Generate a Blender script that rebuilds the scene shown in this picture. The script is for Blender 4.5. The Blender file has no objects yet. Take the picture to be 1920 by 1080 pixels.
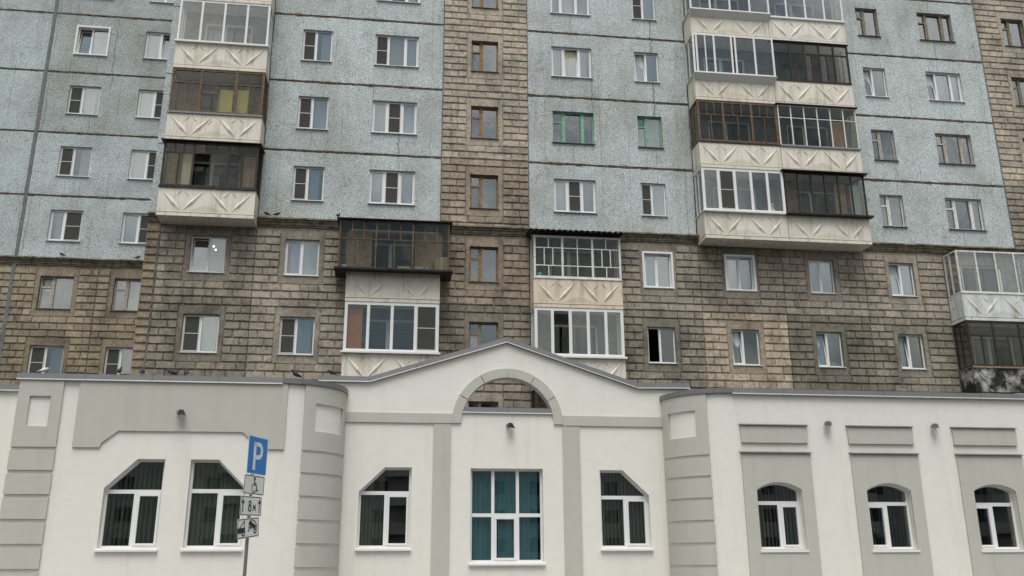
import bpy, math, random
from mathutils import Vector, Matrix
from mathutils.geometry import delaunay_2d_cdt

random.seed(11)
sc = bpy.context.scene
COL = sc.collection
R = math.radians

# ------------------------------------------------------------------ camera
cam_d = bpy.data.cameras.new('camera'); cam = bpy.data.objects.new('camera', cam_d); COL.objects.link(cam)
cam_d.sensor_width = 36.0; cam_d.lens = 1690.0/1920.0*36.0; cam_d.clip_start = .1; cam_d.clip_end = 2000
p, y, r = R(16.732), R(-7.558), R(-0.277)
fw = Vector((-math.sin(y)*math.cos(p), math.cos(y)*math.cos(p), math.sin(p)))
rt = Vector((math.cos(y), math.sin(y), 0)); up = rt.cross(fw)
ra = rt*math.cos(r)+up*math.sin(r); ua = -rt*math.sin(r)+up*math.cos(r)
CAMP = Vector((0, -30.473, 1.6))
M = Matrix(((ra.x, ua.x, -fw.x, CAMP.x), (ra.y, ua.y, -fw.y, CAMP.y), (ra.z, ua.z, -fw.z, CAMP.z), (0, 0, 0, 1)))
cam.matrix_world = M
sc.camera = cam

# ------------------------------------------------------------------ world: overcast daylight
SUN_EL, SUN_AZ = R(65), R(190)
w = bpy.data.worlds.new('World'); sc.world = w; w.use_nodes = True
nt = w.node_tree; nt.nodes.clear()
def N(nt, t, **kw):
    n = nt.nodes.new(t)
    for k, v in kw.items(): setattr(n, k, v)
    return n
sky = N(nt, 'ShaderNodeTexSky', sky_type='NISHITA'); sky.sun_disc = False
sky.sun_elevation = SUN_EL; sky.sun_rotation = SUN_AZ; sky.dust_density = 4; sky.air_density = 1.5
hs = N(nt, 'ShaderNodeHueSaturation'); hs.inputs['Saturation'].default_value = .42
tc = N(nt, 'ShaderNodeTexCoord'); nz = N(nt, 'ShaderNodeTexNoise'); nz.inputs['Scale'].default_value = 5.5; nz.inputs['Detail'].default_value = 6
rp = N(nt, 'ShaderNodeValToRGB'); rp.color_ramp.elements[0].position = .40; rp.color_ramp.elements[0].color = (.48, .58, .64, 1)
rp.color_ramp.elements[1].position = .60; rp.color_ramp.elements[1].color = (1.62, 1.57, 1.43, 1)
mx = N(nt, 'ShaderNodeMix', data_type='RGBA', blend_type='MULTIPLY'); mx.inputs[0].default_value = 1
bg = N(nt, 'ShaderNodeBackground'); bg.inputs[1].default_value = .09
out = N(nt, 'ShaderNodeOutputWorld')
L = nt.links.new
L(sky.outputs[0], hs.inputs['Color']); L(tc.outputs['Generated'], nz.inputs['Vector']); L(nz.outputs['Fac'], rp.inputs[0])
L(hs.outputs[0], mx.inputs[6]); L(rp.outputs[0], mx.inputs[7]); L(mx.outputs[2], bg.inputs[0]); L(bg.outputs[0], out.inputs[0])

sd = bpy.data.lights.new('sun', 'SUN'); so = bpy.data.objects.new('sun', sd); COL.objects.link(so)
sd.energy = 1.5; sd.angle = R(36); sd.color = (1, .97, .92)
sdir = Vector((math.sin(SUN_AZ)*math.cos(SUN_EL), math.cos(SUN_AZ)*math.cos(SUN_EL), math.sin(SUN_EL)))
so.rotation_euler = sdir.to_track_quat('Z', 'Y').to_euler(); so.location = (0, -40, 60)
sc.view_settings.view_transform = 'Standard'; sc.view_settings.look = 'None'
sc.view_settings.exposure = 0.45; sc.view_settings.gamma = 1
sc.cycles.max_bounces = 6; sc.cycles.transparent_max_bounces = 16; sc.cycles.diffuse_bounces = 3
sc.cycles.caustics_reflective = False; sc.cycles.caustics_refractive = False

# ------------------------------------------------------------------ materials
MATS = {}
def newmat(name):
    m = bpy.data.materials.new(name); m.use_nodes = True; t = m.node_tree; t.nodes.clear()
    MATS[name] = m
    return m, t
def ramp(t, fac, stops):
    n = N(t, 'ShaderNodeValToRGB'); e = n.color_ramp.elements
    while len(e) < len(stops): e.new(.5)
    for q, (pos, c) in zip(e, stops): q.position = pos; q.color = (*c, 1)
    t.links.new(fac, n.inputs[0]); return n.outputs[0]
def noise(t, vec, scale, detail=3, rough=.55, dist=0):
    n = N(t, 'ShaderNodeTexNoise'); n.inputs['Scale'].default_value = scale; n.inputs['Detail'].default_value = detail
    n.inputs['Roughness'].default_value = rough; n.inputs['Distortion'].default_value = dist
    if vec is not None:
        v = N(t, 'ShaderNodeVectorRotate', rotation_type='EULER_XYZ'); v.inputs['Rotation'].default_value = (.61, .37, .83)
        t.links.new(vec, v.inputs['Vector']); t.links.new(v.outputs[0], n.inputs['Vector'])
    return n.outputs['Fac']
def stretch(t, vec, s):
    n = N(t, 'ShaderNodeVectorMath', operation='MULTIPLY'); t.links.new(vec, n.inputs[0]); n.inputs[1].default_value = s; return n.outputs[0]
def mixc(t, a, b, fac, mode='MIX'):
    n = N(t, 'ShaderNodeMix', data_type='RGBA', blend_type=mode)
    for inp, v in ((n.inputs[0], fac), (n.inputs[6], a), (n.inputs[7], b)):
        if hasattr(v, 'is_output'): t.links.new(v, inp)
        elif isinstance(v, tuple): inp.default_value = (*v, 1)
        else: inp.default_value = v
    return n.outputs[2]
def math_(t, op, a, b):
    n = N(t, 'ShaderNodeMath', operation=op)
    for inp, v in ((n.inputs[0], a), (n.inputs[1], b)):
        if hasattr(v, 'is_output'): t.links.new(v, inp)
        else: inp.default_value = v
    return n.outputs[0]
def pos(t): return N(t, 'ShaderNodeNewGeometry').outputs['Position']
def fin(t, col, rough=.8, bump=None, bstr=.3, bdist=.01, metal=0, spec=.3):
    b = N(t, 'ShaderNodeBsdfPrincipled'); o = N(t, 'ShaderNodeOutputMaterial')
    if hasattr(col, 'is_output'): t.links.new(col, b.inputs['Base Color'])
    else: b.inputs['Base Color'].default_value = (*col, 1)
    b.inputs['Roughness'].default_value = rough; b.inputs['Metallic'].default_value = metal
    b.inputs['Specular IOR Level'].default_value = spec
    if bump is not None:
        n = N(t, 'ShaderNodeBump'); n.inputs['Strength'].default_value = bstr; n.inputs['Distance'].default_value = bdist
        t.links.new(bump, n.inputs['Height']); t.links.new(n.outputs[0], b.inputs['Normal'])
    t.links.new(b.outputs[0], o.inputs[0]); return b
def bw(v): return (v, v, v)

# pebble-dash panels, pale blue chips in grey mortar; object colour tints a panel
m, t = newmat('pebble_dash'); P = pos(t)
chips = ramp(t, noise(t, P, 34, 2.5, .7), [(.33, (.10, .117, .124)), (.43, (.36, .407, .418)), (.52, (.57, .632, .64)), (.66, (.80, .835, .832))])
blot = ramp(t, noise(t, P, .55, 5, .6), [(.34, (.80, .78, .76)), (.60, (1.03, 1.03, 1.03))])
strk = ramp(t, noise(t, stretch(t, P, (2.2, 2.2, .22)), 1, 5, .62), [(.28, (.70, .68, .65)), (.47, (1, 1, 1))])
c = mixc(t, chips, blot, 1, 'MULTIPLY'); c = mixc(t, c, strk, .5, 'MULTIPLY')
vo = N(t, 'ShaderNodeTexVoronoi', feature='DISTANCE_TO_EDGE'); vo.inputs['Scale'].default_value = .62
wob = N(t, 'ShaderNodeVectorMath', operation='ADD'); t.links.new(P, wob.inputs[0])
nw = N(t, 'ShaderNodeTexNoise'); nw.inputs['Scale'].default_value = 2.5; t.links.new(P, nw.inputs['Vector']); t.links.new(nw.outputs['Color'], wob.inputs[1])
t.links.new(wob.outputs[0], vo.inputs['Vector'])
crk = ramp(t, vo.outputs['Distance'], [(.004, (.55, .53, .5)), (.016, (1, 1, 1))])
c = mixc(t, c, crk, ramp(t, noise(t, P, .8, 2), [(.5, bw(0)), (.62, bw(.7))]), 'MULTIPLY')
sx = N(t, 'ShaderNodeSeparateXYZ'); t.links.new(P, sx.inputs[0])
for ax, fq, sd_ in ((0, .93, 3.1), (2, 1.07, 7.7), (0, .41, 1.3)):
    v_ = math_(t, 'ADD', math_(t, 'MULTIPLY', sx.outputs[ax], fq), math_(t, 'MULTIPLY', noise(t, stretch(t, P, (1.0, 1, 1)), 2.2, 3), .10))
    ln = math_(t, 'GREATER_THAN', math_(t, 'ABSOLUTE', math_(t, 'SUBTRACT', math_(t, 'FRACT', v_, 0), .5), 0), .488)
    ms_ = ramp(t, noise(t, stretch(t, P, (sd_*.3, 1, sd_*.12)), 1.7, 4), [(.47, bw(0)), (.64, bw(.65))])
    c = mixc(t, c, (.16, .165, .16), math_(t, 'MULTIPLY', ln, ms_))
oi = N(t, 'ShaderNodeObjectInfo'); c = mixc(t, c, oi.outputs['Color'], 1, 'MULTIPLY')
fin(t, c, .9, noise(t, P, 24, 2, .7), .6, .012)

def brickmat(name, use_attr, k=1.0):
    m, t = newmat(name); P = pos(t)
    base = ramp(t, noise(t, P, 9, 4, .7), [(.28, (.20*k, .175*k, .146*k)), (.48, (.355*k, .314*k, .267*k)), (.72, (.465*k, .416*k, .36*k))])
    g = N(t, 'ShaderNodeNewGeometry'); oi = N(t, 'ShaderNodeObjectInfo')
    rnd = math_(t, 'FRACT', math_(t, 'ADD', g.outputs['Random Per Island'], oi.outputs['Random']), 0)
    c = mixc(t, base, ramp(t, rnd, [(0, (.82, .81, .80)), (.5, (1, .99, .98)), (1, (1.17, 1.15, 1.11))]), 1, 'MULTIPLY')
    st = ramp(t, noise(t, P, .75, 6, .65), [(.35, (.54, .545, .54)), (.54, (1.04, 1.03, 1.01))])
    c = mixc(t, c, st, .85, 'MULTIPLY')
    st2 = ramp(t, noise(t, stretch(t, P, (3, 3, .35)), 1, 5, .6), [(.30, (.62, .6, .57)), (.46, (1, 1, 1))])
    c = mixc(t, c, st2, .8, 'MULTIPLY')
    if use_attr:
        a = N(t, 'ShaderNodeAttribute'); a.attribute_name = 'tint'; tint = a.outputs['Color']
    else: tint = oi.outputs['Color']
    c = mixc(t, c, tint, 1, 'MULTIPLY')
    fin(t, c, .92, noise(t, P, 38, 3, .7), .5, .008)
brickmat('brick', False); brickmat('brick_joined', True); brickmat('mortar', False, .88); brickmat('surround', False, .92)

def weathered(name, dark, mid, light, sc_=6, rough=.85, streak=.5, bump=.3):
    m, t = newmat(name); P = pos(t)
    c = ramp(t, noise(t, P, sc_, 5, .65), [(.3, dark), (.5, mid), (.72, light)])
    s = ramp(t, noise(t, stretch(t, P, (5, 5, .5)), 1, 5, .6), [(.3, (.55, .52, .48)), (.5, (1, 1, 1))])
    c = mixc(t, c, s, streak, 'MULTIPLY')
    fin(t, c, rough, noise(t, P, 30, 4, .7), bump, .006)
weathered('cornice', (.08, .068, .05), (.19, .162, .12), (.30, .27, .21), 5, .9, .9)
weathered('sealant', (.035, .028, .02), (.085, .062, .042), (.20, .15, .10), 9, .9, .2)
weathered('grey_seam', (.12, .13, .13), (.17, .18, .18), (.21, .22, .22), 4, .9, .3)
weathered('concrete', (.30, .27, .22), (.46, .42, .35), (.55, .51, .43), 3, .9, .6)
weathered('wood_brown', (.09, .045, .02), (.30, .17, .078), (.48, .30, .155), 14, .6, .5)
weathered('wood_umber', (.05, .03, .018), (.14, .085, .045), (.27, .175, .10), 14, .6, .5)
weathered('wood_dark', (.016, .011, .008), (.042, .028, .02), (.09, .06, .04), 14, .6, .4)
weathered('wood_grey', (.09, .07, .05), (.25, .205, .15), (.44, .38, .30), 14, .75, .5)
weathered('wood_cream', (.26, .23, .18), (.46, .42, .34), (.60, .56, .47), 11, .7, .5)
weathered('paint_green', (.12, .28, .20), (.21, .43, .32), (.30, .54, .41), 12, .6, .3)
weathered('paint_white', (.50, .49, .46), (.74, .73, .70), (.82, .81, .79), 9, .6, .3)
weathered('dark_metal', (.012, .011, .01), (.028, .025, .022), (.06, .052, .045), 8, .6, .3)
weathered('boards', (.26, .17, .11), (.44, .30, .20), (.56, .40, .28), 5, .7, .6)
weathered('inner_paint', (.11, .105, .095), (.17, .165, .15), (.24, .23, .21), 4, .9, .4)
weathered('room', (.15, .145, .135), (.19, .185, .17), (.22, .21, .20), 2, .9, .0)
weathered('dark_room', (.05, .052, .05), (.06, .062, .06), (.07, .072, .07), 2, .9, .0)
weathered('asphalt', (.035, .035, .036), (.05, .05, .051), (.075, .074, .072), 20, .9, .0)
weathered('paving', (.22, .21, .2), (.30, .29, .27), (.36, .35, .33), 6, .9, .0)
weathered('facing', (.42, .43, .41), (.50, .50, .48), (.56, .56, .54), 1, .9, .4)
weathered('facing_dark', (.03, .035, .04), (.05, .055, .06), (.08, .085, .09), 3, .3, 0)
weathered('facing_frame', (.4, .4, .4), (.5, .5, .5), (.6, .6, .6), 3, .6, 0)
weathered('patch_blue', (.07, .065, .06), (.13, .128, .12), (.26, .27, .27), 4, .9, .5)

def parapetmat(name, base, grime, thr):
    m, t = newmat(name); P = pos(t); oi = N(t, 'ShaderNodeObjectInfo')
    off = N(t, 'ShaderNodeVectorMath', operation='ADD'); t.links.new(P, off.inputs[0]); t.links.new(oi.outputs['Location'], off.inputs[1])
    Q = off.outputs[0]
    c = mixc(t, base, tuple(v*.80 for v in base), noise(t, Q, 1.6, 5, .6))
    s = ramp(t, noise(t, stretch(t, Q, (5, 5, .7)), 1, 6, .65), [(.32, (.52, .47, .40)), (.50, (1, 1, 1))])
    c = mixc(t, c, s, .6, 'MULTIPLY')
    ch = ramp(t, noise(t, Q, 1.7 if name == 'parapet_mould' else 4.5, 8, .72), [(thr-(.10 if name == 'parapet_mould' else 0), bw(1)), (thr+(.09 if name == 'parapet_mould' else .03), bw(0))])
    c = mixc(t, c, grime, ch)
    c = mixc(t, c, oi.outputs['Color'], 1, 'MULTIPLY')
    fin(t, c, .8, noise(t, Q, 20, 5, .7), .25, .006)
parapetmat('parapet', (.84, .785, .685), (.22, .15, .10), .31)
parapetmat('parapet_white', (.76, .77, .78), (.06, .055, .05), .36)
parapetmat('parapet_mould', (.66, .65, .62), (.022, .022, .02), .57)

def simple(name, col, rough=.6, nscale=5, var=.1, metal=0, spec=.4, bump=0):
    m, t = newmat(name); P = pos(t)
    c = mixc(t, tuple(v*(1-var) for v in col), tuple(min(1, v*(1+var)) for v in col), noise(t, P, nscale, 4, .6))
    fin(t, c, rough, noise(t, P, 60, 3) if bump else None, bump, .004, metal, spec)
simple('pvc', (.80, .80, .80), .35, 3, .05)
simple('pvc_aged', (.68, .68, .66), .45, 3, .07)
simple('screen_frame', (.62, .62, .61), .5)
simple('cap_metal', (.205, .20, .212), .42, 1.3, .16, .35, .5)
simple('cap_trim', (.42, .42, .41), .5, 3, .08)
simple('sill_metal', (.12, .115, .11), .6, 6, .3)
simple('white_curtain', (.72, .75, .76), .95, 6, .12)
simple('blue_curtain', (.38, .455, .49), .95, 6, .15)
simple('pale_curtain', (.50, .60, .65), .95, 6, .15)
simple('cream_curtain_and_glare', (.78, .71, .55), .95, 6, .12)
simple('tan_curtain', (.42, .25, .14), .95, 6, .2)
simple('orange_curtain', (.52, .20, .07), .95, 6, .2)
simple('yellow_cloth', (.72, .62, .20), .95, 6, .15)
simple('teal_blind', (.21, .57, .70), .8, 6, .25)
simple('green_blind', (.31, .33, .28), .8, 6, .2)
simple('grey_blind', (.27, .27, .26), .8, 6, .2)
simple('black_blind', (.06, .062, .06), .8, 6, .2)
simple('sign_blue', (.0, .20, .62), .35, 4, .06)
simple('sign_white', (.82, .82, .80), .4, 4, .08)
simple('sign_black', (.015, .015, .016), .5)
simple('pole_metal', (.25, .25, .25), .5, 8, .2, .5)
simple('lamp_black', (.02, .02, .021), .45)
simple('lamp_dark', (.10, .10, .10), .4, 8, .15)
simple('lamp_grey', (.34, .34, .34), .4, 8, .15, .6)
simple('pigeon_dark', (.035, .035, .042), .7, 25, .4)
simple('pigeon_white', (.68, .68, .68), .8, 25, .1)
simple('pigeon_leg', (.30, .09, .08), .7)
simple('cardboard', (.42, .31, .20), .9, 5, .12)
simple('print_beige', (.62, .50, .36), .8, 12, .25)
simple('print_blue', (.16, .33, .55), .8, 12, .25)
simple('teal_plastic', (.03, .36, .36), .4)
simple('navy_ceramic', (.05, .06, .16), .3)
simple('white_ceramic', (.70, .70, .68), .3)
simple('leaf', (.06, .12, .05), .7, 12, .4)
simple('lime_card', (.38, .62, .05), .6, 6, .1)
simple('fridge_white', (.6, .6, .6), .4)
m, t = newmat('insect_mesh')
d = N(t, 'ShaderNodeBsdfDiffuse'); d.inputs[0].default_value = (.095, .095, .09, 1); tr = N(t, 'ShaderNodeBsdfTransparent')
ms = N(t, 'ShaderNodeMixShader'); ms.inputs[0].default_value = .72; o = N(t, 'ShaderNodeOutputMaterial')
t.links.new(tr.outputs[0], ms.inputs[1]); t.links.new(d.outputs[0], ms.inputs[2]); t.links.new(ms.outputs[0], o.inputs[0])
m, t = newmat('bulb'); e = N(t, 'ShaderNodeEmission'); e.inputs[0].default_value = (1, .72, .42, 1); e.inputs[1].default_value = 14
o = N(t, 'ShaderNodeOutputMaterial'); t.links.new(e.outputs[0], o.inputs[0])

def glassmat(name, tint, refl, fk, rough=.015, wav=.12, dirt=0):
    m, t = newmat(name); P = pos(t)
    tr = N(t, 'ShaderNodeBsdfTransparent'); tr.inputs[0].default_value = (*tint, 1)
    gl = N(t, 'ShaderNodeBsdfGlossy'); gl.inputs['Roughness'].default_value = rough
    b = N(t, 'ShaderNodeBump'); b.inputs['Strength'].default_value = wav; b.inputs['Distance'].default_value = .02
    t.links.new(noise(t, P, 2.2, 2, .5), b.inputs['Height']); t.links.new(b.outputs[0], gl.inputs['Normal'])
    fr = N(t, 'ShaderNodeFresnel'); fr.inputs[0].default_value = 1.5
    f = math_(t, 'ADD', math_(t, 'MULTIPLY', fr.outputs[0], fk), refl)
    ms = N(t, 'ShaderNodeMixShader'); t.links.new(f, ms.inputs[0]); t.links.new(tr.outputs[0], ms.inputs[1]); t.links.new(gl.outputs[0], ms.inputs[2])
    last = ms.outputs[0]
    if dirt:
        df = N(t, 'ShaderNodeBsdfDiffuse'); df.inputs[0].default_value = (.22, .21, .19, 1)
        m2 = N(t, 'ShaderNodeMixShader')
        t.links.new(ramp(t, noise(t, P, 3, 5, .65), [(.3, bw(dirt*.4)), (.7, bw(dirt*1.4))]), m2.inputs[0])
        t.links.new(last, m2.inputs[1]); t.links.new(df.outputs[0], m2.inputs[2]); last = m2.outputs[0]
    o = N(t, 'ShaderNodeOutputMaterial'); t.links.new(last, o.inputs[0])
glassmat('glass', (.90, .93, .94), .19, .5, .012, .03)
glassmat('glass_clear', (.95, .96, .96), .075, .4, .012, .08)
glassmat('glass_old', (.86, .87, .84), .016, .35, .02, .2, .02)
glassmat('glass_wavy', (.86, .88, .87), .19, .5, .02, .16, .02)
glassmat('glass_dark', (.80, .83, .81), .13, .5, .008, .012)

def plaster(name, col, var):
    m, t = newmat(name); P = pos(t)
    c = mixc(t, col, tuple(v*(1-var) for v in col), noise(t, P, .9, 6, .6)); c = mixc(t, c, ramp(t, noise(t, stretch(t, P, (1, 1, 2.2)), 2.6, 4, .7), [(.35, bw(.97)), (.6, bw(1.01))]), 1, 'MULTIPLY')
    s = ramp(t, noise(t, stretch(t, P, (3.5, 3.5, .25)), 1, 5, .6), [(.28, (.90, .89, .87)), (.48, (1, 1, 1))])
    c = mixc(t, c, s, .6, 'MULTIPLY')
    c = mixc(t, c, (.45, .43, .39), ramp(t, noise(t, P, 7, 7, .75), [(.24, bw(.6)), (.28, bw(0))]))
    fin(t, c, .88, noise(t, stretch(t, P, (14, 14, 40)), 1, 4, .7), .38, .006)
plaster('plaster_white', (.82, .795, .745), .05)
plaster('plaster_grey', (.535, .527, .482), .06)

# ------------------------------------------------------------------ mesh helpers
def inside(q, lp):
    x, z = q; c = False; n = len(lp)
    for i in range(n):
        (xa, za), (xb, zb) = lp[i], lp[i-1]
        if (za > z) != (zb > z) and x < (xb-xa)*(z-za)/(zb-za)+xa: c = not c
    return c
class MB:
    def __init__(s): s.v = []; s.f = []; s.mi = []
    def poly(s, pts, mi=0):
        b = len(s.v); s.v += [tuple(q) for q in pts]; s.f.append(tuple(range(b, b+len(pts)))); s.mi.append(mi)
    def hexa(s, a, mi=0):      # 8 points: bottom ring 0-3 (ccw from above), top ring 4-7
        b = len(s.v); s.v += [tuple(q) for q in a]
        for f in ((3, 2, 1, 0), (4, 5, 6, 7), (0, 1, 5, 4), (1, 2, 6, 5), (2, 3, 7, 6), (3, 0, 4, 7)):
            s.f.append(tuple(b+i for i in f)); s.mi.append(mi)
    def box(s, x0, x1, y0, y1, z0, z1, mi=0):
        s.hexa([(x0, y0, z0), (x1, y0, z0), (x1, y1, z0), (x0, y1, z0), (x0, y0, z1), (x1, y0, z1), (x1, y1, z1), (x0, y1, z1)], mi)
    def ring(s, x0, x1, z0, z1, tk, y0, y1, mi=0):
        s.box(x0, x0+tk, y0, y1, z0, z1, mi); s.box(x1-tk, x1, y0, y1, z0, z1, mi)
        s.box(x0+tk, x1-tk, y0, y1, z0, z0+tk, mi); s.box(x0+tk, x1-tk, y0, y1, z1-tk, z1, mi)
    def prism(s, outline, holes, y0, y1, mi=0, back=True):   # outline in XZ, extruded along Y
        loops = [outline]+list(holes); vs = []; es = []
        for lp in loops:
            b = len(vs); vs += [Vector(q) for q in lp]; n = len(lp)
            es += [(b+i, b+(i+1) % n) for i in range(n)]
        r = delaunay_2d_cdt(vs, es, [], 0, 1e-6)
        V = r[0]; b = len(s.v); nV = len(V)
        cen = lambda f: (sum(V[i].x for i in f)/3, sum(V[i].y for i in f)/3)
        F = [f for f in r[2] if inside(cen(f), outline) and not any(inside(cen(f), h) for h in holes)]
        s.v += [(q.x, y0, q.y) for q in V]+[(q.x, y1, q.y) for q in V]
        for f in F:
            s.f.append(tuple(b+i for i in f)); s.mi.append(mi)
            if back: s.f.append(tuple(b+nV+i for i in reversed(f))); s.mi.append(mi)
        for k, lp in enumerate(loops):
            area = sum(lp[i][0]*lp[(i+1) % len(lp)][1]-lp[(i+1) % len(lp)][0]*lp[i][1] for i in range(len(lp)))
            q = lp if (area > 0) == (k == 0) else lp[::-1]
            for i in range(len(q)):
                a, c = q[i], q[(i+1) % len(q)]
                s.poly([(a[0], y1, a[1]), (c[0], y1, c[1]), (c[0], y0, c[1]), (a[0], y0, a[1])][::-1], mi)
    def tube(s, pts, rad, n=8, mi=0, cap=True):
        pts = [Vector(q) for q in pts]; rad = rad if isinstance(rad, (list, tuple)) else [rad]*len(pts)
        rings = []
        for i, q in enumerate(pts):
            d = (pts[min(i+1, len(pts)-1)]-pts[max(i-1, 0)]).normalized()
            a = d.cross(Vector((0, 0, 1)));
            if a.length < 1e-4: a = Vector((1, 0, 0))
            a.normalize(); c = d.cross(a)
            b = len(s.v); s.v += [tuple(q+(a*math.cos(2*math.pi*j/n)+c*math.sin(2*math.pi*j/n))*rad[i]) for j in range(n)]; rings.append(b)
        for b0, b1 in zip(rings, rings[1:]):
            for j in range(n): s.f.append((b0+j, b0+(j+1) % n, b1+(j+1) % n, b1+j)); s.mi.append(mi)
        if cap:
            s.f.append(tuple(rings[0]+j for j in reversed(range(n)))); s.mi.append(mi)
            s.f.append(tuple(rings[-1]+j for j in range(n))); s.mi.append(mi)
    def mesh(s, name, mats, smooth=False):
        me = bpy.data.meshes.new(name); me.from_pydata(s.v, [], s.f)
        for q in (mats if isinstance(mats, (list, tuple)) else [mats]): me.materials.append(MATS[q])
        if any(s.mi): me.polygons.foreach_set('material_index', s.mi)
        if smooth: me.polygons.foreach_set('use_smooth', [True]*len(me.polygons))
        me.update(); return me
CACHE = {}
def cached(key, name, mats, fn, smooth=False):
    if key not in CACHE:
        b = MB(); fn(b); CACHE[key] = b.mesh(name, mats, smooth)
    return CACHE[key]
def obj(name, me, parent=None, loc=(0, 0, 0), color=None):
    o = bpy.data.objects.new(name, me); COL.objects.link(o); o.location = loc
    if parent: o.parent = parent
    if color: o.color = (*color, 1)
    return o
def tag(o, label=None, cat=None, group=None, kind=None):
    if label: o['label'] = label
    if cat: o['category'] = cat
    if group: o['group'] = group
    if kind: o['kind'] = kind
    return o
def thing(name, loc, label, cat, group=None):
    return tag(obj(name, None, None, loc), label, cat, group)
def build(b, name, mats, parent=None, loc=(0, 0, 0), color=None, smooth=False):
    return obj(name, b.mesh(name, mats, smooth), parent, loc, color)

# ------------------------------------------------------------------ ground
b = MB(); b.poly([(-300, -300, 0), (300, -300, 0), (300, 300, 0), (-300, 300, 0)])
tag(build(b, 'ground', 'asphalt'), kind='structure')
b = MB(); b.box(-60, 60, -14.2, -2, -.2, .12)
tag(build(b, 'pavement', 'paving'), kind='structure')
b = MB(); b.box(-60, 60, -14.36, -14.2, -.2, .14)
tag(build(b, 'kerb', 'concrete'), kind='structure')

# ------------------------------------------------------------------ apartment building
FZ = lambda k: 12.957+2.8*k
E = [-8.15, -4.93, -1.75, 1.45, 4.68, 7.86, 11.02, 14.23, 17.46, 20.72, 23.9, 27.1]
OZ0, OZ1 = .89, 2.20          # window opening above floor line
YL = 5.463                    # recessed section
main = thing('apartment_building', (8, 0, 0), 'tall panel apartment block of blue pebbledash above brown rusticated floors', 'building')
left = thing('apartment_building', (-13, YL, 0), 'set-back section of the panel block at the left edge, behind pigeons on its ledge', 'building')
def W(root): return (-root.location[0], -root.location[1], 0)     # world-built parts of a thing

def jit_outline(x0, x1, z0, z1, a=.011, step=.17):
    pts = []
    def edge(p0, p1):
        n = max(1, int(math.dist(p0, p1)/step)); v = p1[0] != p0[0]
        for i in range(n):
            f = i/n; q = [p0[0]+(p1[0]-p0[0])*f, p0[1]+(p1[1]-p0[1])*f]
            if i: q[1 if v else 0] += random.uniform(-a, a)
            pts.append(tuple(q))
    edge((x0, z0), (x1, z0)); edge((x1, z0), (x1, z1)); edge((x1, z1), (x0, z1)); edge((x0, z1), (x0, z0))
    return pts
def rect(x0, x1, z0, z1): return [(x0, z0), (x1, z0), (x1, z1), (x0, z1)]
def blue_panel(root, x0, x1, k, wins, Y, tint, bottom=None):
    z0 = FZ(k)+.045 if bottom is None else bottom; z1 = FZ(k+1)-.045
    b = MB(); b.prism(jit_outline(x0+.012, x1-.012, z0, z1), [rect(a, c, FZ(k)+OZ0, FZ(k)+OZ1) for a, c in wins], Y, Y+.28)
    return build(b, 'wall_panel', 'pebble_dash', root, W(root), tint)

BR = {main: [], left: []}
def brick_bay(root, x0, x1, k, Y, tint, win=None, rows=range(10), top_trim=0):
    z0 = FZ(k); g = .034
    b = MB(); hole = [rect(win[0], win[1], z0+OZ0, z0+OZ1)] if win else []
    b.prism(rect(x0+.004, x1-.004, z0+.004, z0+2.796), hole, Y, Y+.28)
    build(b, 'wall_panel', 'mortar', root, W(root), tint)
    if win:
        s0, s1 = win[0]-.17, win[1]+.17
        b = MB(); b.prism(rect(s0+.02, s1-.02, z0+.57, z0+2.50), [rect(win[0]-.002, win[1]+.002, z0+OZ0-.002, z0+OZ1+.002)], Y-.022, Y-.001)
        build(b, 'window_surround', 'surround', root, W(root), tint)
    for c in rows:
        zc = z0+.28*c
        if zc+.28 > FZ(0)-.13 and root is not None and top_trim and k == -1: continue
        segs = []
        if win and 2 <= c <= 8:
            for q0, q1 in ((x0, s0), (s1, x1)):
                wdt = q1-q0; f = .36 if (c % 2) else .64
                if wdt < .5: segs.append((q0, q1))
                else:
                    n = max(2, round(wdt/.52))
                    if n == 2: segs += [(q0, q0+wdt*f), (q0+wdt*f, q1)]
                    else:
                        st = wdt/(n-.5); q = q0+(st*.5 if c % 2 else st); segs.append((q0, q))
                        while q < q1-.1: e = min(q1, q+st); segs.append((q, e if q1-e > .12 else q1)); q = segs[-1][1]
        else:
            n = 5; st = (x1-x0)/n; q = x0+(st*.5 if c % 2 else st); segs.append((x0, q))
            while q < x1-.05: segs.append((q, min(x1, q+st))); q = segs[-1][1]
        for a, e in segs:
            if e-a > .08: gg = random.uniform(.016, .034); BR[root].append(((a+e)/2+random.uniform(-.008, .008), zc+.14+random.uniform(-.005, .005), e-a-gg, .28-.02, Y, tint, random.randint(0, 5)))
def brick_geo(b, L_, H_, seed, cx=0, cy=0, cz=0):
    rr = random.Random(seed*7919+int(L_*100)); j = lambda a=.011: rr.uniform(-a, a)
    hx, hz, d, i = L_/2, H_/2, .046, .010
    bk = [(-hx, 0, -hz), (hx, 0, -hz), (hx, 0, hz), (-hx, 0, hz)]
    fr = [(-hx+i+j(.007), -d+j(.005), -hz+.034+j()), (hx-i+j(.007), -d+j(.005), -hz+.034+j()), (hx-i+j(.007), -d*.75+j(.005), hz-i+j(.007)), (-hx+i+j(.007), -d*.75+j(.005), hz-i+j(.007))]
    md = [(0+j(.1*L_), -d+j(.005), -hz+.034+j()), (0+j(.1*L_), -d*.75+j(.005), hz-i+j(.007))]
    base = len(b.v)
    b.v += [(q[0]+cx, q[1]+cy, q[2]+cz) for q in bk+fr+md]
    for f in ((4, 8, 9, 7), (8, 5, 6, 9), (0, 1, 5, 8, 4), (1, 2, 6, 5), (2, 3, 7, 9, 6), (3, 0, 4, 7)):
        b.f.append(tuple(base+q for q in f)); b.mi.append(0)
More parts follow.
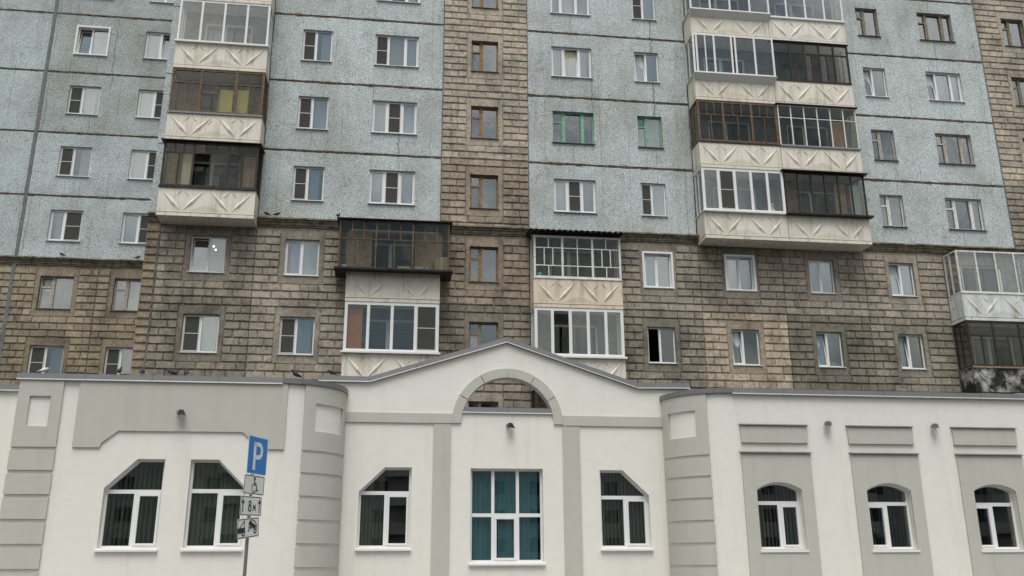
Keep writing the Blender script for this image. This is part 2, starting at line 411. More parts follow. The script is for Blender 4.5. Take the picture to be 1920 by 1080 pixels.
def emit_bricks(root, zmin):
    lst = BR[root]; vis = [q for q in lst if q[1] > zmin]
    vis.sort(key=lambda q: (Vector((q[0], q[4], q[1]))-CAMP).length)
    one = vis[:300]; ids = set(map(id, one)); b = MB(); cols = []
    for q in lst:
        L_ = round(q[2], 2); H_ = q[3]
        if id(q) in ids:
            me = cached(('brick', L_, q[6]), 'brick', 'brick', lambda m: brick_geo(m, L_, H_, q[6]))
            obj('brick', me, root, (q[0]-root.location[0], q[4]-root.location[1], q[1]), q[5])
        else:
            n0 = len(b.v); brick_geo(b, L_, H_, random.randint(0, 999), q[0]-root.location[0], q[4]-root.location[1], q[1])
            cols += [(*q[5], 1)]*(len(b.v)-n0)
    me = b.mesh('brick_courses', 'brick_joined')
    a = me.color_attributes.new('tint', 'FLOAT_COLOR', 'POINT'); a.data.foreach_set('color', [c for q in cols for c in q])
    tag(obj('brick_courses', me, root), kind='stuff')

# ---- window builders (local: x 0..w, y into the wall, z 0..h)
def curtain_mesh(w_, h_, mat, amp=.018, per=.13, seed=0):
    def fn(b):
        n = max(6, int(w_/.03)); rr = random.Random(seed)
        ph = rr.random()*6; per2 = per*rr.uniform(.8, 1.8); ph2 = rr.random()*6
        for i in range(n):
            xa, xb = w_*i/n, w_*(i+1)/n
            ya, yb = (amp*.6*math.sin(x/per2*6.28+ph+2.2*math.sin(x*6+ph2))+amp*1.1*math.sin(x*7+ph2) for x in (xa, xb))
            b.poly([(xa, ya, 0), (xb, yb, 0), (xb, yb*.7, h_), (xa, ya*.7, h_)])
    return cached(('cur', round(w_, 2), round(h_, 2), mat, seed), 'curtain', mat, fn, True)
def pane_mesh(w_, h_, mat):
    return cached(('pane', round(w_, 3), round(h_, 3), mat), 'pane', mat, lambda b: b.box(0, w_, 0, .006, 0, h_))
def settle(o, a=1.1):
    o.rotation_euler = (R(random.uniform(-a, a)*.6), 0, R(random.uniform(-a, a))); return o
def tilt_rot(o, ang=7): o.rotation_euler = (R(-ang), 0, 0)
def pvc(root, x0, x1, z0, z1, Y, cuts, states, curtains, trim=False, frame='pvc', sill='pvc', d0=.09, name='window', glass='glass'):
    """cuts: inner mullion fractions; states per pane: '.' plain, 's' insect screen, 't' tilted sash, 'o' open; curtains per pane: material or None"""
    w_, h_ = x1-x0, z1-z0; key = (round(w_, 2), round(h_, 2), tuple(cuts), trim, frame, d0); T = .052
    def fr(b):
        b.ring(0, w_, 0, h_, T, d0, d0+.07)
        for c in cuts: b.box(w_*c-.038, w_*c+.038, d0-.004, d0+.066, T, h_-T)
        if trim: b.ring(-.07, w_+.07, -.05, h_+.06, .075, -.045, d0+.002)
    o = obj(name, cached(('fr',)+key, 'window', frame, fr), root, (x0-root.location[0], Y-root.location[1], z0))
    edges = [0]+[c for c in cuts]+[1]
    for i, st in enumerate(states):
        a = w_*edges[i]+(T if i == 0 else .038); e = w_*edges[i+1]-(T if i == len(states)-1 else .038); pw, ph = e-a, h_-2*T
        S = .034
        sash = obj('sash', cached(('sash', round(pw, 2), round(ph, 2), frame), 'sash', frame, lambda b: b.ring(0, pw, 0, ph, S, 0, .05)), o, (a+.0015, d0+.012, T)) if st != '.' or i % 2 == 0 else None
        ins = S if sash else 0
        if st == 'o':
            sash.rotation_euler = (0, 0, R(78)); sash.location = (a, d0+.03, T)
        else:
            pn = settle(obj('pane', pane_mesh(pw-2*ins, ph-2*ins, glass), o, (a+ins, d0+.03, T+ins)))
            if st == 't':
                tilt_rot(sash); tilt_rot(pn); pn.location.y += .02
        if st == 's':
            def scn(b):
                b.ring(0, pw, 0, ph, .022, 0, .014); b.box(.022, pw-.022, 0, .014, ph*.5-.012, ph*.5+.012); b.box(.022, pw-.022, .006, .008, .022, ph-.022, 1)
            obj('insect_screen', cached(('scr', round(pw, 2), round(ph, 2)), 'insect_screen', ['screen_frame', 'insect_mesh'], scn), o, (a, d0-.022, T))
        if curtains[i]:
            cw = (pw+.06)*random.choice([1, 1, .82, .7]); obj('curtain', curtain_mesh(cw, ph+.04, curtains[i], seed=random.randint(0, 5)), o, (a-.03 if random.random() < .5 else a+pw+.03-cw, d0+.15, T-.02))
    obj('sill', cached(('sill', round(w_, 2), sill), 'sill', sill, lambda b: b.hexa([(-.03, -.065, -.035), (w_+.03, -.065, -.035), (w_+.03, d0, -.012), (-.03, d0, -.012), (-.03, -.065, -.018), (w_+.03, -.065, -.018), (w_+.03, d0, .006), (-.03, d0, .006)])), o)
    return o
def wooden(root, x0, x1, z0, z1, Y, color, three=False, cur=None, glass='glass_wavy', d0=.11, vent_open=False):
    w_, h_ = x1-x0, z1-z0; T = .055; PW = .13 if not three else .135
    p1 = w_*(.38 if not three else .27); p2 = w_*.73
    def fr(b):
        b.ring(0, w_, 0, h_, T, d0, d0+.08)
        b.box(p1-PW/2, p1+PW/2, d0-.012, d0+.07, T, h_-T); b.box(p1-.012, p1+.012, d0-.026, d0-.012, T, h_-T)
        if three: b.box(p2-PW/2, p2+PW/2, d0-.012, d0+.07, T, h_-T)
        b.box(T, p1-PW/2, d0-.01, d0+.06, h_*.64, h_*.64+.06)
    o = obj('window', cached(('wo', round(w_, 2), three, color), 'window', color, fr), root, (x0-root.location[0], Y-root.location[1], z0))
    def pan(a, e, q0, q1, ins=.0):
        settle(obj('pane', pane_mesh(e-a, q1-q0, glass), o, (a, d0+.035, q0)), 1.5)
    if not vent_open: pan(T, p1-PW/2, h_*.64+.06, h_-T)
    pan(T, p1-PW/2, T, h_*.64)
    if three: pan(p1+PW/2, p2-PW/2, T, h_-T); pan(p2+PW/2, w_-T, T, h_-T)
    else: pan(p1+PW/2, w_-T, T, h_-T)
    if cur: obj('curtain', curtain_mesh(w_-.12, h_-.1, cur, seed=random.randint(0, 3)), o, (.06, d0+.14, .05))
    obj('sill', cached(('sillw', round(w_, 2)), 'sill', 'sill_metal', lambda b: b.hexa([(-.03, -.07, -.04), (w_+.03, -.07, -.04), (w_+.03, d0, -.012), (-.03, d0, -.012), (-.03, -.07, -.025), (w_+.03, -.07, -.025), (w_+.03, d0, .008), (-.03, d0, .008)])), o)
    return o

CX = dict(C1=(-3.83, -2.74), C2=(-1.14, .50), S=(2.52, 3.55), C3=(5.63, 7.22), C4=(8.94, 9.91), C5=(18.51, 19.47), C6=(21.25, 22.79), SR=(25.07, 26.1),
          W1=(-7.11, -5.92), W2=(-3.93, -2.76), W4=(8.93, 9.95), W5=(12.06, 13.1), W6=(15.29, 16.28), W7=(18.5, 19.5), L1=(-13.92, -12.67), L2=(-11.14, -9.88))
# blue panels
for k in range(0, 5):
    bt = FZ(0)+.17 if k == 0 else None
    v = lambda: tuple(random.uniform(.94, 1.03) for _ in range(1))*3
    blue_panel(main, E[1], E[3], k, [CX['C1'], CX['C2']], 0, v(), bt)
    blue_panel(main, E[4], E[6], k, [CX['C3'], CX['C4']], 0, v(), bt)
    blue_panel(main, E[8], E[10], k, [CX['C5'], CX['C6']], 0, v(), bt)
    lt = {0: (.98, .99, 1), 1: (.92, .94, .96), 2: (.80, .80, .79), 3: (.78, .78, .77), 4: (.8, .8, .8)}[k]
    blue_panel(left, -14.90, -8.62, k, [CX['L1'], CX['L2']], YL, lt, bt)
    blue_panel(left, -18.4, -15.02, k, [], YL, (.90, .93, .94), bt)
    # balcony-bay walls with a door opening
    for a, e in ((E[0], E[1]), (E[6], E[7]), (E[7], E[8])):
        b = MB(); b.prism(rect(a+.004, e-.004, FZ(k), FZ(k+1)-.004), [rect(a+.75, e-.75, FZ(k)+.12, FZ(k)+2.2)], .002, .28)
        build(b, 'wall_panel', 'inner_paint', main, W(main))
    b = MB(); b.box(-8.6, E[0]-.02, .01, .28, FZ(k)+.02, FZ(k+1)-.02)
    build(b, 'wall_panel', 'pebble_dash', main, W(main), (.98, .99, 1))
# brown panels: (bay, window, {floor: tint})
T_ = lambda s, r_=1, g_=1, b_=1: (s*r_, s*g_, s*b_)
brown = [(0, 'W1', {-1: T_(.92), -2: T_(.74, .98, 1.0, .98), -3: T_(.8)}), (1, 'W2', {-1: T_(1.02), -2: T_(1.0), -3: T_(.9)}),
         (5, 'W4', {-1: T_(.96), -2: T_(.76, .97, 1, .98), -3: T_(.8)}), (6, 'W5', {-1: T_(.88), -2: T_(1.20, 1.02, .99, .95), -3: T_(1.1)}),
         (7, 'W6', {-1: T_(.95), -2: T_(.62, .95, 1, .98), -3: T_(.7)}), (8, 'W7', {-1: T_(.98), -2: T_(.78, .97, 1, .98), -3: T_(.8)}),
         (3, 'S', {4: T_(1.2), 3: T_(1.22), 2: T_(1.25), 1: T_(1.2), 0: T_(.92, 1.04, .99, .95), -1: T_(.92, 1.04, .99, .95), -2: T_(.74, .98, 1, .98), -3: T_(.95)}),
         (10, 'SR', {4: T_(1.2), 3: T_(1.2), 2: T_(1.22), 1: T_(1.2), 0: T_(.85), -1: T_(.85), -2: T_(.85)})]
for bay, wn, fl in brown:
    for k, ti in fl.items():
        brick_bay(main, E[bay], E[bay+1], k, 0, ti, CX[wn], top_trim=1)
for k in (-1, -2, -3):
    ti = {-1: T_(.88, 1.03, .99, .90), -2: T_(.80, 1.03, .98, .86), -3: T_(.8)}[k]
    brick_bay(left, -14.95, -11.77, k, YL, ti, CX['L1'], top_trim=1); brick_bay(left, -11.77, -8.62, k, YL, ti, CX['L2'], top_trim=1)
    brick_bay(left, -18.4, -14.95, k, YL, ti, None, top_trim=1)
    # quoin strip at the block's corner
    b = MB(); b.box(-8.6, E[0]-.02, .01, .28, FZ(k), FZ(k+1)-.004)
    build(b, 'wall_panel', 'mortar', main, W(main), T_(.8, 1.04, .98, .88))
    for c in range(10):
        if k == -1 and c == 9: continue
        BR[main].append((-8.385, FZ(k)+.28*c+.14, .40, .226, .01, T_(.74, 1.05, .98, .88), random.randint(0, 3)))
    for bay in (2, 4, 9):
        a, e = E[bay], E[bay+1]
        b = MB(); b.prism(rect(a+.004, e-.004, FZ(k), FZ(k+1)-.004), [rect(a+.75, e-.75, FZ(k)+.12, FZ(k)+2.2)], .002, .28)
        build(b, 'wall_panel', 'inner_paint', main, W(main))
emit_bricks(main, 7.25); emit_bricks(left, 8.3)
# lower plain wall (behind the annex), side and back walls, roof, sealant backing and rooms
b = MB(); b.box(-8.6, 27.1, .0, .28, 0, FZ(-3)-.004); build(b, 'base_wall', 'mortar', main, W(main), (1, 1, 1))
b = MB(); b.box(-18.4, -8.62, YL, YL+.28, 0, FZ(-3)-.004); build(b, 'base_wall', 'mortar', left, W(left), (1, 1, 1))
b = MB(); b.box(-8.6, -8.3, .285, 12, 0, FZ(5)); b.box(27.1, 27.4, .0, 12, 0, FZ(5)); b.box(-8.6, 27.4, 12.01, 12.3, 0, FZ(5))
build(b, 'outer_wall', 'pebble_dash', main, W(main), (.95, .95, .95))
b = MB(); b.box(-18.7, -18.4, YL, 12, 0, FZ(5)); b.box(-18.7, -8.61, 12.01, 12.3, 0, FZ(5))
build(b, 'outer_wall', 'pebble_dash', left, W(left), (.95, .95, .95))
b = MB(); b.box(-8.8, 27.6, -.2, 12.5, FZ(5)+.003, FZ(5)+.5); build(b, 'roof', 'concrete', main, W(main))
b = MB(); b.box(-18.9, -8.81, YL-.2, 12.5, FZ(5)+.003, FZ(5)+.5); build(b, 'roof', 'concrete', left, W(left))
for root, x0, x1, Y, segs in ((main, -8.58, 27.1, 0, [(E[1], E[3]), (E[4], E[6]), (E[8], E[10])]), (left, -18.4, -8.62, YL, [(-18.4, -8.62)])):
    for a, e in segs:
        for k in range(0, 6):
            b = MB(); n = int((e-a)/.25); z = FZ(k)
            for i in range(n):      # ragged sealant bead in the panel joint
                xa, xb = a+(e-a)*i/n, a+(e-a)*(i+1)/n; h_ = random.uniform(.030, .054); d_ = random.uniform(-.012, .012)
                b.box(xa, xb, Y+d_, Y+.12, z-h_+random.uniform(-.012, .012), z+h_)
            build(b, 'sealant_joint', 'sealant', root, W(root))
    b = MB()
    for k in range(-3, 6): b.box(x0+.3, x1-.02, Y+.29, Y+4, FZ(k)-.16, FZ(k)-.02)
    b.box(x0+.3, x1-.02, Y+4.01, Y+4.15, FZ(-3), FZ(5))
    xs = [q for q in ([-14.95, -11.77] if root is left else E[1:11])]
    for q in xs:
        for k in range(-3, 5): b.box(q-.06, q+.06, Y+.30, Y+4, FZ(k)-.015, FZ(k+1)-.165)
    build(b, 'interior', 'room', root, W(root))
# grey vertical seam, blue corner patch, stair seams
b = MB(); 
for k in range(-3, 5): b.box(-15.03+random.uniform(-.01, .01), -14.89+random.uniform(-.01, .01), YL-.018 if k >= 0 else YL-.052, YL+.1, FZ(k)+.002, FZ(k+1)-.002)
build(b, 'seam_strip', 'grey_seam', left, W(left))
for x in (E[3], E[4], E[10]):
    b = MB(); b.box(x-.022, x+.022, -.008, .1, FZ(0)+.17, FZ(5)); build(b, 'seam_strip', 'grey_seam', main, W(main))
b = MB(); z = FZ(-3)
while z < FZ(0)-.2:
    h_ = random.uniform(.15, .4); b.box(E[0]-.035+random.uniform(-.015, .01), E[0]+.02+random.uniform(-.01, .015), -.052-random.uniform(0, .006), .1, z, z+h_); z += h_
build(b, 'seam_strip', 'patch_blue', main, W(main))
# cornices
def cornice(root, x0, x1, Y):
    b = MB(); pr = [(.05, 13.15), (-.20, 13.09), (-.205, 13.035), (-.14, 13.015), (-.13, 12.955), (-.085, 12.93), (-.08, 12.86), (-.05, 12.845), (-.05, 12.80), (.05, 12.79)]
    n = max(2, int((x1-x0)/.3)); rings = []
    for i in range(n+1):
        x = x0+(x1-x0)*i/n; rings.append(len(b.v)); dz = random.uniform(-.008, .008)
        b.v += [(x, Y+q+random.uniform(-.010, .006), z+dz+random.uniform(-.005, .005)) for q, z in pr]
    for a, c in zip(rings, rings[1:]):
        for j in range(len(pr)-1): b.f.append((a+j, c+j, c+j+1, a+j+1)); b.mi.append(0)
    for q in (rings[0], rings[-1]): b.f.append(tuple(q+j for j in range(len(pr)))); b.mi.append(0)
    build(b, 'cornice', 'cornice', root, W(root))
for a, e in ((-8.6, E[0]-.03), (E[0], E[1]), (E[1]+.005, E[2]), (E[3]-.02, E[4]+.02), (E[5], E[6]), (E[6]+.005, E[8]), (E[8]+.005, E[9]), (E[9]+.005, E[10]), (E[10]+.005, E[11])): cornice(main, a, e, 0)
cornice(left, -18.4, -14.97, YL); cornice(left, -14.965, -8.62, YL)

# ---- windows
def Z(k): return FZ(k)+OZ0, FZ(k)+OZ1
def P_(col, k, cuts, st, cu, **kw):
    root = left if col[0] == 'L' else main
    return pvc(root, *CX[col], *Z(k), YL if root is left else 0, cuts, st, cu, **kw)
def O_(col, k, color, three=False, cur=None, **kw):
    root = left if col[0] == 'L' else main
    return wooden(root, *CX[col], *Z(k), YL if root is left else 0, color, three, cur, **kw)
wh, bl, pa, cr, tn = 'white_curtain', 'blue_curtain', 'pale_curtain', 'cream_curtain_and_glare', 'tan_curtain'
P_('C1', 2, [.46], 's.', [None, pa]); P_('C1', 1, [.47], 's.', [None, wh]); P_('C1', 0, [.46], 's.', [None, bl]); P_('C1', 3, [.47], 's.', [None, pa])
P_('C2', 3, [.30, .68], '.s.', [wh, None, wh]); P_('C2', 2, [.31, .69], 's..', [None, cr, wh]); P_('C2', 1, [.34, .66], '.s.', [wh, None, wh]); P_('C2', 0, [.33, .66], '.s.', [wh, None, pa])  # the cream sheet in C2 stands in for a bright cloud mirrored in the pane
for k, c_ in ((4, 'wood_brown'), (3, 'wood_brown'), (2, 'wood_brown'), (1, 'wood_brown'), (0, 'wood_brown'), (-1, 'wood_brown'), (-2, 'wood_grey'), (-3, 'wood_grey')): O_('S', k, c_)
P_('C3', 3, [.27, .64], '...', [bl, bl, wh]); P_('C3', 2, [.31, .68], '.t.', [pa, cr, bl]); O_('C3', 1, 'paint_green', True, None); P_('C3', 0, [.33, .66], '.s.', [pa, None, bl])
P_('C4', 3, [.47], 's.', [cr, pa]); P_('C4', 2, [.48], 't.', [wh, bl]); O_('C4', 1, 'paint_green', False, 'pale_curtain'); P_('C4', 0, [.46], 's.', [None, pa])
O_('C5', 3, 'wood_grey', False, None); P_('C5', 2, [.42], 't.', [wh, None]); O_('C5', 1, 'wood_cream', False, None); O_('C5', 0, 'paint_white', False, None)
O_('C6', 3, 'wood_grey', True, None); P_('C6', 2, [.28, .70], 't..', [wh, pa, bl]); O_('C6', 1, 'wood_cream', True, None); O_('C6', 0, 'paint_white', True, None)
for k in (4, 3, 2, 1, 0): O_('SR', k, 'wood_grey')
P_('W1', -1, [.52], 't.', [None, None], sill='pvc'); P_('W1', -2, [.49], 's.', [None, pa])
P_('W2', -1, [.50], '..', [pa, pa]); P_('W2', -2, [.47], 's.', [None, 'teal_blind' if False else 'blue_curtain'])
P_('W4', -1, [.48], '..', [pa, bl], trim=True); P_('W4', -2, [.46], 'o.', [None, None], glass='glass_dark')
P_('W5', -1, [.50], '..', [bl, bl], trim=True); P_('W5', -2, [.42], 't.', [wh, None], glass='glass_dark')
P_('W6', -1, [.48], '..', [pa, pa]); P_('W6', -2, [.44], 't.', [pa, None])
P_('W7', -1, [.48], 't.', [pa, pa]); P_('W7', -2, [.44], 't.', [bl, None], glass='glass_dark')
P_('L1', 3, [.46], 't.', [None, pa], trim=True); P_('L1', 2, [.44], 's.', [None, wh]); P_('L1', 1, [.44], 's.', [None, cr]); P_('L1', 0, [.44], '.s', [bl, None])  # cream sheet in L1 paints the pane's cream sky reflection, no real curtain
O_('L1', -1, 'wood_cream', False, wh, vent_open=True); P_('L1', -2, [.46], 's.', [None, bl])
P_('L2', 4, [.5], '..', [pa, pa]); P_('L2', 3, [.52], '.t', [wh, None]); P_('L2', 2, [.52], '.s', [wh, None]); P_('L2', 1, [.52], '.s', [wh, None]); P_('L2', 0, [.5], '.s', [bl, None])
O_('L2', -1, 'wood_cream', False, wh); P_('L2', -2, [.44], 's.', [None, bl]); P_('L1', 4, [.5], '..', [pa, pa])

# ---- balconies
BY = -.86
def parapet_mesh(w_):
    def fn(b):
        H_ = .90; b.box(0, w_, 0, .07, 0, H_)
        def kite(p0, p1, wd, hgt):       # thin raised rhomb with a ridge
            p0, p1 = Vector(p0), Vector(p1); d = (p1-p0); n = Vector((-d.y, d.x)).normalized()*wd; m_ = (p0+p1)/2
            m_ = p0+(p1-p0)*.66; A = (p0.x, -.001, p0.y); C = (p1.x, -.001, p1.y); B_ = (m_.x+n.x, -.001, m_.y+n.y); D = (m_.x-n.x, -.001, m_.y-n.y)
            M1 = (m_.x, -hgt, m_.y)
            for tri in ((A, B_, M1), (B_, C, M1), (C, D, M1), (D, A, M1)): b.poly(tri[::-1])
        f = lambda u, v_: (u*w_, v_*H_)
        for s_ in (0, 1):
            g = lambda u, v_: f(u if not s_ else 1-u, v_)
            kite(g(.012, .95), g(.24, .05), .09, .048); kite(g(.492, .97), g(.26, .05), .09, .048)
            for q0, q1 in ((g(.17, .62), g(.25, .90)), (g(.25, .90), g(.33, .62))): kite(q0, q1, .018, .026)
        # shallow raised triangles between the ridges
        for u0, u1, u2 in ((.27, .73, .5),):
            a, c_, d_ = f(u0+.04, .06), f(u1-.04, .06), f(u2, .86)
            q = [(a[0], -.001, a[1]), (c_[0], -.001, c_[1]), (d_[0], -.001, d_[1])]
            m_ = ((q[0][0]+q[1][0]+q[2][0])/3, -.02, f(0, .30)[1])
            for i in range(3): b.poly((q[i], q[(i+1) % 3], m_))
    return fn
def bars(b, x0, x1, z0, z1, yf, secs, post, bar, dep):
    """frame of a glazing wall; returns pane rects. secs: [(fraction, [(height fraction, columns), ... from bottom])]"""
    out_ = []; tot = sum(q[0] for q in secs); x = x0
    b.box(x0, x1, yf, yf+dep, z0, z0+post); b.box(x0, x1, yf, yf+dep, z1-post, z1)
    b.box(x0, x0+post, yf-.002, yf+dep, z0+post, z1-post)
    for i, (fr_, rows) in enumerate(secs):
        xe = x+(x1-x0)*fr_/tot
        b.box(xe-post, xe, yf-.002, yf+dep, z0+post, z1-post) if i == len(secs)-1 else b.box(xe-post/2, xe+post/2, yf-.002, yf+dep, z0+post, z1-post)
        a = x+(post if i == 0 else post/2); e = xe-(post if i == len(secs)-1 else post/2)
        zz = z0+post; Ht = z1-z0-2*post; th = sum(q[0] for q in rows)
        for j, (hf, nc) in enumerate(rows):
            ze = zz+Ht*hf/th
            if j < len(rows)-1: b.box(a, e, yf+.004, yf+dep-.004, ze-bar/2, ze+bar/2)
            q0 = zz+(bar/2 if j else 0); q1 = ze-(bar/2 if j < len(rows)-1 else 0)
            for c in range(nc):
                ca = a+(e-a)*c/nc+(bar/2 if c else 0); ce = a+(e-a)*(c+1)/nc-(bar/2 if c < nc-1 else 0)
                if c < nc-1: b.box(ce, ce+bar, yf+.006, yf+dep-.006, q0, q1)
                out_.append((ca, ce, q0, q1, i, j, c))
            zz = ze
        x = xe
    return out_
def balcony(bay, k, par='parapet', ptint=(1, 1, 1), frame='pvc', secs=None, post=.07, bar=.045, glass='glass_clear', sill=None, sillout=.07, roof=None, roofout=.1,
            ext=0, extx=0, opened=(), screens=(), inner=None, door='pvc', sides=(1, 1), label=None, curtains=(), zt=None, slope=False, boards=()):
    x0, x1 = E[bay]+.01, E[bay+1]-.01; z = FZ(k); rx = main.location[0]
    s = MB(); s.box(x0, x1, BY-.02, -.002, z-.225, z-.118); s.box(x0+.03, x1-.03, BY+.05, -.004, z-.117, z-.084)      # slab with its lip
    s.box(x0, x0+.07, BY+.075, -.056, z-.083, z+.815); s.box(x1-.07, x1, BY+.075, -.056, z-.083, z+.815)
    o = build(s, 'balcony', par, main, W(main), ptint)
    if label: o['label'] = label
    off = (rx, 0, 0)
    # parts of the balcony are placed in building-local space; the balcony object sits at W(main)
    obj('parapet', cached(('par', round(x1-x0, 2), par), 'parapet', par, parapet_mesh(x1-x0)), o, (x0, BY, z-.083), ptint)
    if secs is None: return o
    yf = BY-ext+.0; gx0, gx1 = x0-extx+.01, x1+extx-.01; z0 = z+.845; z1 = (z+2.565) if zt is None else z+zt; dep = .05
    b = MB(); panes = bars(b, gx0, gx1, z0, z1, yf, secs, post, bar, dep)
    sp = []
    for s_, on in zip((0, 1), sides):
        if not on: continue
        xs = gx0 if s_ == 0 else gx1-dep
        y0_, y1_ = yf+dep+.002, -.06
        for yy in (y1_-.05, (y0_+y1_)/2): b.box(xs, xs+dep, yy, yy+.045, z0, z1)
        b.box(xs, xs+dep, y0_, y1_-.05, z0, z0+.05); b.box(xs, xs+dep, y0_, y1_-.05, z1-.05, z1)
        sp.append((xs+.02, y0_, (y0_+y1_)/2)); sp.append((xs+.02, (y0_+y1_)/2+.045, y1_-.05))
    fo = build(b, 'glazing_frame', frame, o)
    for (a, e, q0, q1, i, j, c) in panes:
        if (i, j, c) in opened or (i, j) in opened: continue
        settle(obj('pane', pane_mesh(e-a, q1-q0, glass), o, (a, yf+.022, q0)))
        if i in screens:
            pw, ph = e-a, q1-q0
            def scn(b):
                b.ring(0, pw, 0, ph, .022, 0, .014); b.box(.022, pw-.022, 0, .014, ph*.5-.012, ph*.5+.012); b.box(.022, pw-.022, .006, .008, .022, ph-.022, 1)
            obj('insect_screen', cached(('scr', round(pw, 2), round(ph, 2)), 'insect_screen', ['screen_frame', 'insect_mesh'], scn), o, (a, yf-.014, q0))
    for xs, ya, yb in sp:
        obj('pane', cached(('sp', round(yb-ya, 2), round(z1-z0, 2), glass), 'pane', glass, lambda b: b.box(0, .006, 0, yb-ya, 0, z1-z0-.1)), o, (xs, ya, z0+.05))
    if sill:
        b = MB(); so_ = sillout
        if slope:   # sloping apron under projecting glazing
            b.hexa([(x0-.0, BY-.02, z+.60), (x1, BY-.02, z+.60), (x1, BY-.001, z+.60), (x0, BY-.001, z+.60), (gx0-.02, yf-so_, z0-.03), (gx1+.02, yf-so_, z0-.03), (gx1+.02, BY-.001, z0-.03), (gx0-.02, BY-.001, z0-.03)])
            b.box(gx0-.03, gx1+.03, yf-so_-.01, -.06, z0-.028, z0-.002)
        else:
            b.box(gx0-so_*.5, gx1+so_*.5, yf-so_, yf+.0, z0-.05, z0+.012); b.box(gx0-so_*.5, gx1+so_*.5, yf+.002, -.06, z0-.028, z0-.003)
        build(b, 'sill', sill, o)
    else:
        b = MB(); b.box(gx0-.005, gx1+.005, yf-.03, BY+.09, z0-.028, z0-.003); build(b, 'sill', frame, o)
    if roof:
        b = MB()
        if roof == 'corrugated':
            n = 110; xa, xb = gx0-.18, gx1+.10; zf, zb = z1+.10, z1+.30; rg = []
            for i in range(n+1):
                x = xa+(xb-xa)*i/n; wv = .042*math.sin(i*2*math.pi/6.5); rg.append(len(b.v))
                b.v += [(x, yf-roofout, zf+wv), (x, -.02, zb+wv), (x, -.02, zb+wv-.012), (x, yf-roofout, zf+wv-.012)]
            for a, c in zip(rg, rg[1:]):
                for j in range(4): b.f.append((a+j, a+(j+1) % 4, c+(j+1) % 4, c+j)); b.mi.append(0)
            build(b, 'roof', 'dark_metal', o)
            b = MB(); b.box(gx0, gx1, yf+.01, yf+.05, z1+.002, z1+.075); build(b, 'fascia', 'wood_dark', o)
        else:
            b.hexa([(gx0-roofout*.8, yf-roofout, z1+.004), (gx1+roofout*.8, yf-roofout, z1+.004), (gx1+roofout*.8, -.06, z1+.03), (gx0-roofout*.8, -.06, z1+.03), (gx0-roofout*.8, yf-roofout, z1+.03), (gx1+roofout*.8, yf-roofout, z1+.03), (gx1+roofout*.8, -.06, z1+.09), (gx0-roofout*.8, -.06, z1+.09)])
            build(b, 'roof', roof, o)
    # balcony door and window unit in the wall behind
    dx0, dx1 = x0+.74, x1-.74; dz0, dz1 = z+.12, z+2.2; dm = dx0+(dx1-dx0)*.42
    b = MB(); b.ring(dx0, dx1, dz0, dz1, .07, .06, .13); b.box(dm-.06, dm+.06, .058, .132, dz0+.07, dz1-.07); b.box(dm+.06, dx1-.07, .06, .13, dz0+.7, dz0+.82); b.box(dm+.06, dx1-.07, .08, .12, dz0+.07, dz0+.7)
    b.box(dx0+.07, dm-.06, .08, .12, dz0+.07, dz0+.55)
    build(b, 'balcony_door', door, o)
    obj('pane', pane_mesh(dm-.06-dx0-.07, dz1-dz0-.62, 'glass_old'), o, (dx0+.07, .09, dz0+.55)); obj('pane', pane_mesh(dx1-.07-dm-.06, dz1-dz0-.89, 'glass_old'), o, (dm+.06, .09, dz0+.82))
    if random.random() < .45: obj('curtain', curtain_mesh((dx1-dx0)*.5, 1.5, random.choice([wh, pa, bl]), seed=1), o, (dx0+.1, .32, dz0+.5))
    if inner:
        b = MB(); n = 26
        for i in range(n):
            a = x0+.09+(x1-x0-.18)*i/n; e = x0+.09+(x1-x0-.18)*(i+1)/n
            if a > dx0-.05 and e < dx1+.05: continue
            b.box(a+.006, e-.006, -.03-random.uniform(0, .008), -.004, z+.05, z+2.5)
        build(b, 'wall_boards', inner, o)
    for u0, u1, yo in boards:       # upright boards lining the loggia
        n = max(2, int((x1-x0)*(u1-u0)/.09))
        for i in range(n):
            a = x0+(x1-x0)*(u0+(u1-u0)*i/n); me = cached(('board', k, bay, round((x1-x0)*(u1-u0)/n, 3)), 'board', 'boards', lambda b: b.box(.004, (x1-x0)*(u1-u0)/n-.004, 0, .015, 0, z1-z0-.3))
            obj('board', me, o, (a, yf+yo+random.uniform(0, .012), z0+.02))
    for (u0, u1, mat, hf0, hf1) in curtains:
        obj('curtain', curtain_mesh((x1-x0)*(u1-u0), (z1-z0)*(hf1-hf0), mat, .02, .16, 2), o, (x0+(x1-x0)*u0, yf+.16, z0+(z1-z0)*hf0))
    return o
V1 = lambda n, rows=((1, 1),): [(1, list(rows))]*n
# left stack
balcony(0, 4, secs=V1(4), sill='pvc'); balcony(0, 3, secs=V1(4), sill='pvc')
balcony(0, 2, secs=V1(4), sill='pvc', sillout=.10, post=.075, label='balcony with white plastic glazing of four panes')
balcony(0, 1, frame='wood_umber', secs=[(1, [(.70, 2), (.30, 1)]), (1.2, [(.68, 2), (.32, 1)]), (.95, [(.70, 2), (.30, 1)])], glass='glass_old', post=.08, bar=.035, sill='cap_metal', sillout=.05, inner='boards', curtains=((.52, .66, 'yellow_cloth', 0, .6), (.70, .84, 'yellow_cloth', 0, .62)), label='balcony in weathered grey wooden glazing')
balcony(0, 0, frame='wood_dark', secs=[(1, [(.78, 2), (.22, 3)]), (1.15, [(.78, 2), (.22, 3)]), (1, [(.78, 2), (.22, 3)])], glass='glass_old', post=.075, bar=.04, sill='dark_metal', sillout=.05, roof='dark_metal', roofout=.12, inner='boards', opened=((1, 0, 0),), curtains=((.20, .31, 'cream_curtain_and_glare', 0, .8),), boards=((.03, .19, .25), (.84, .97, .25)), label='balcony in dark brown wooden glazing with one pane open', zt=2.52)
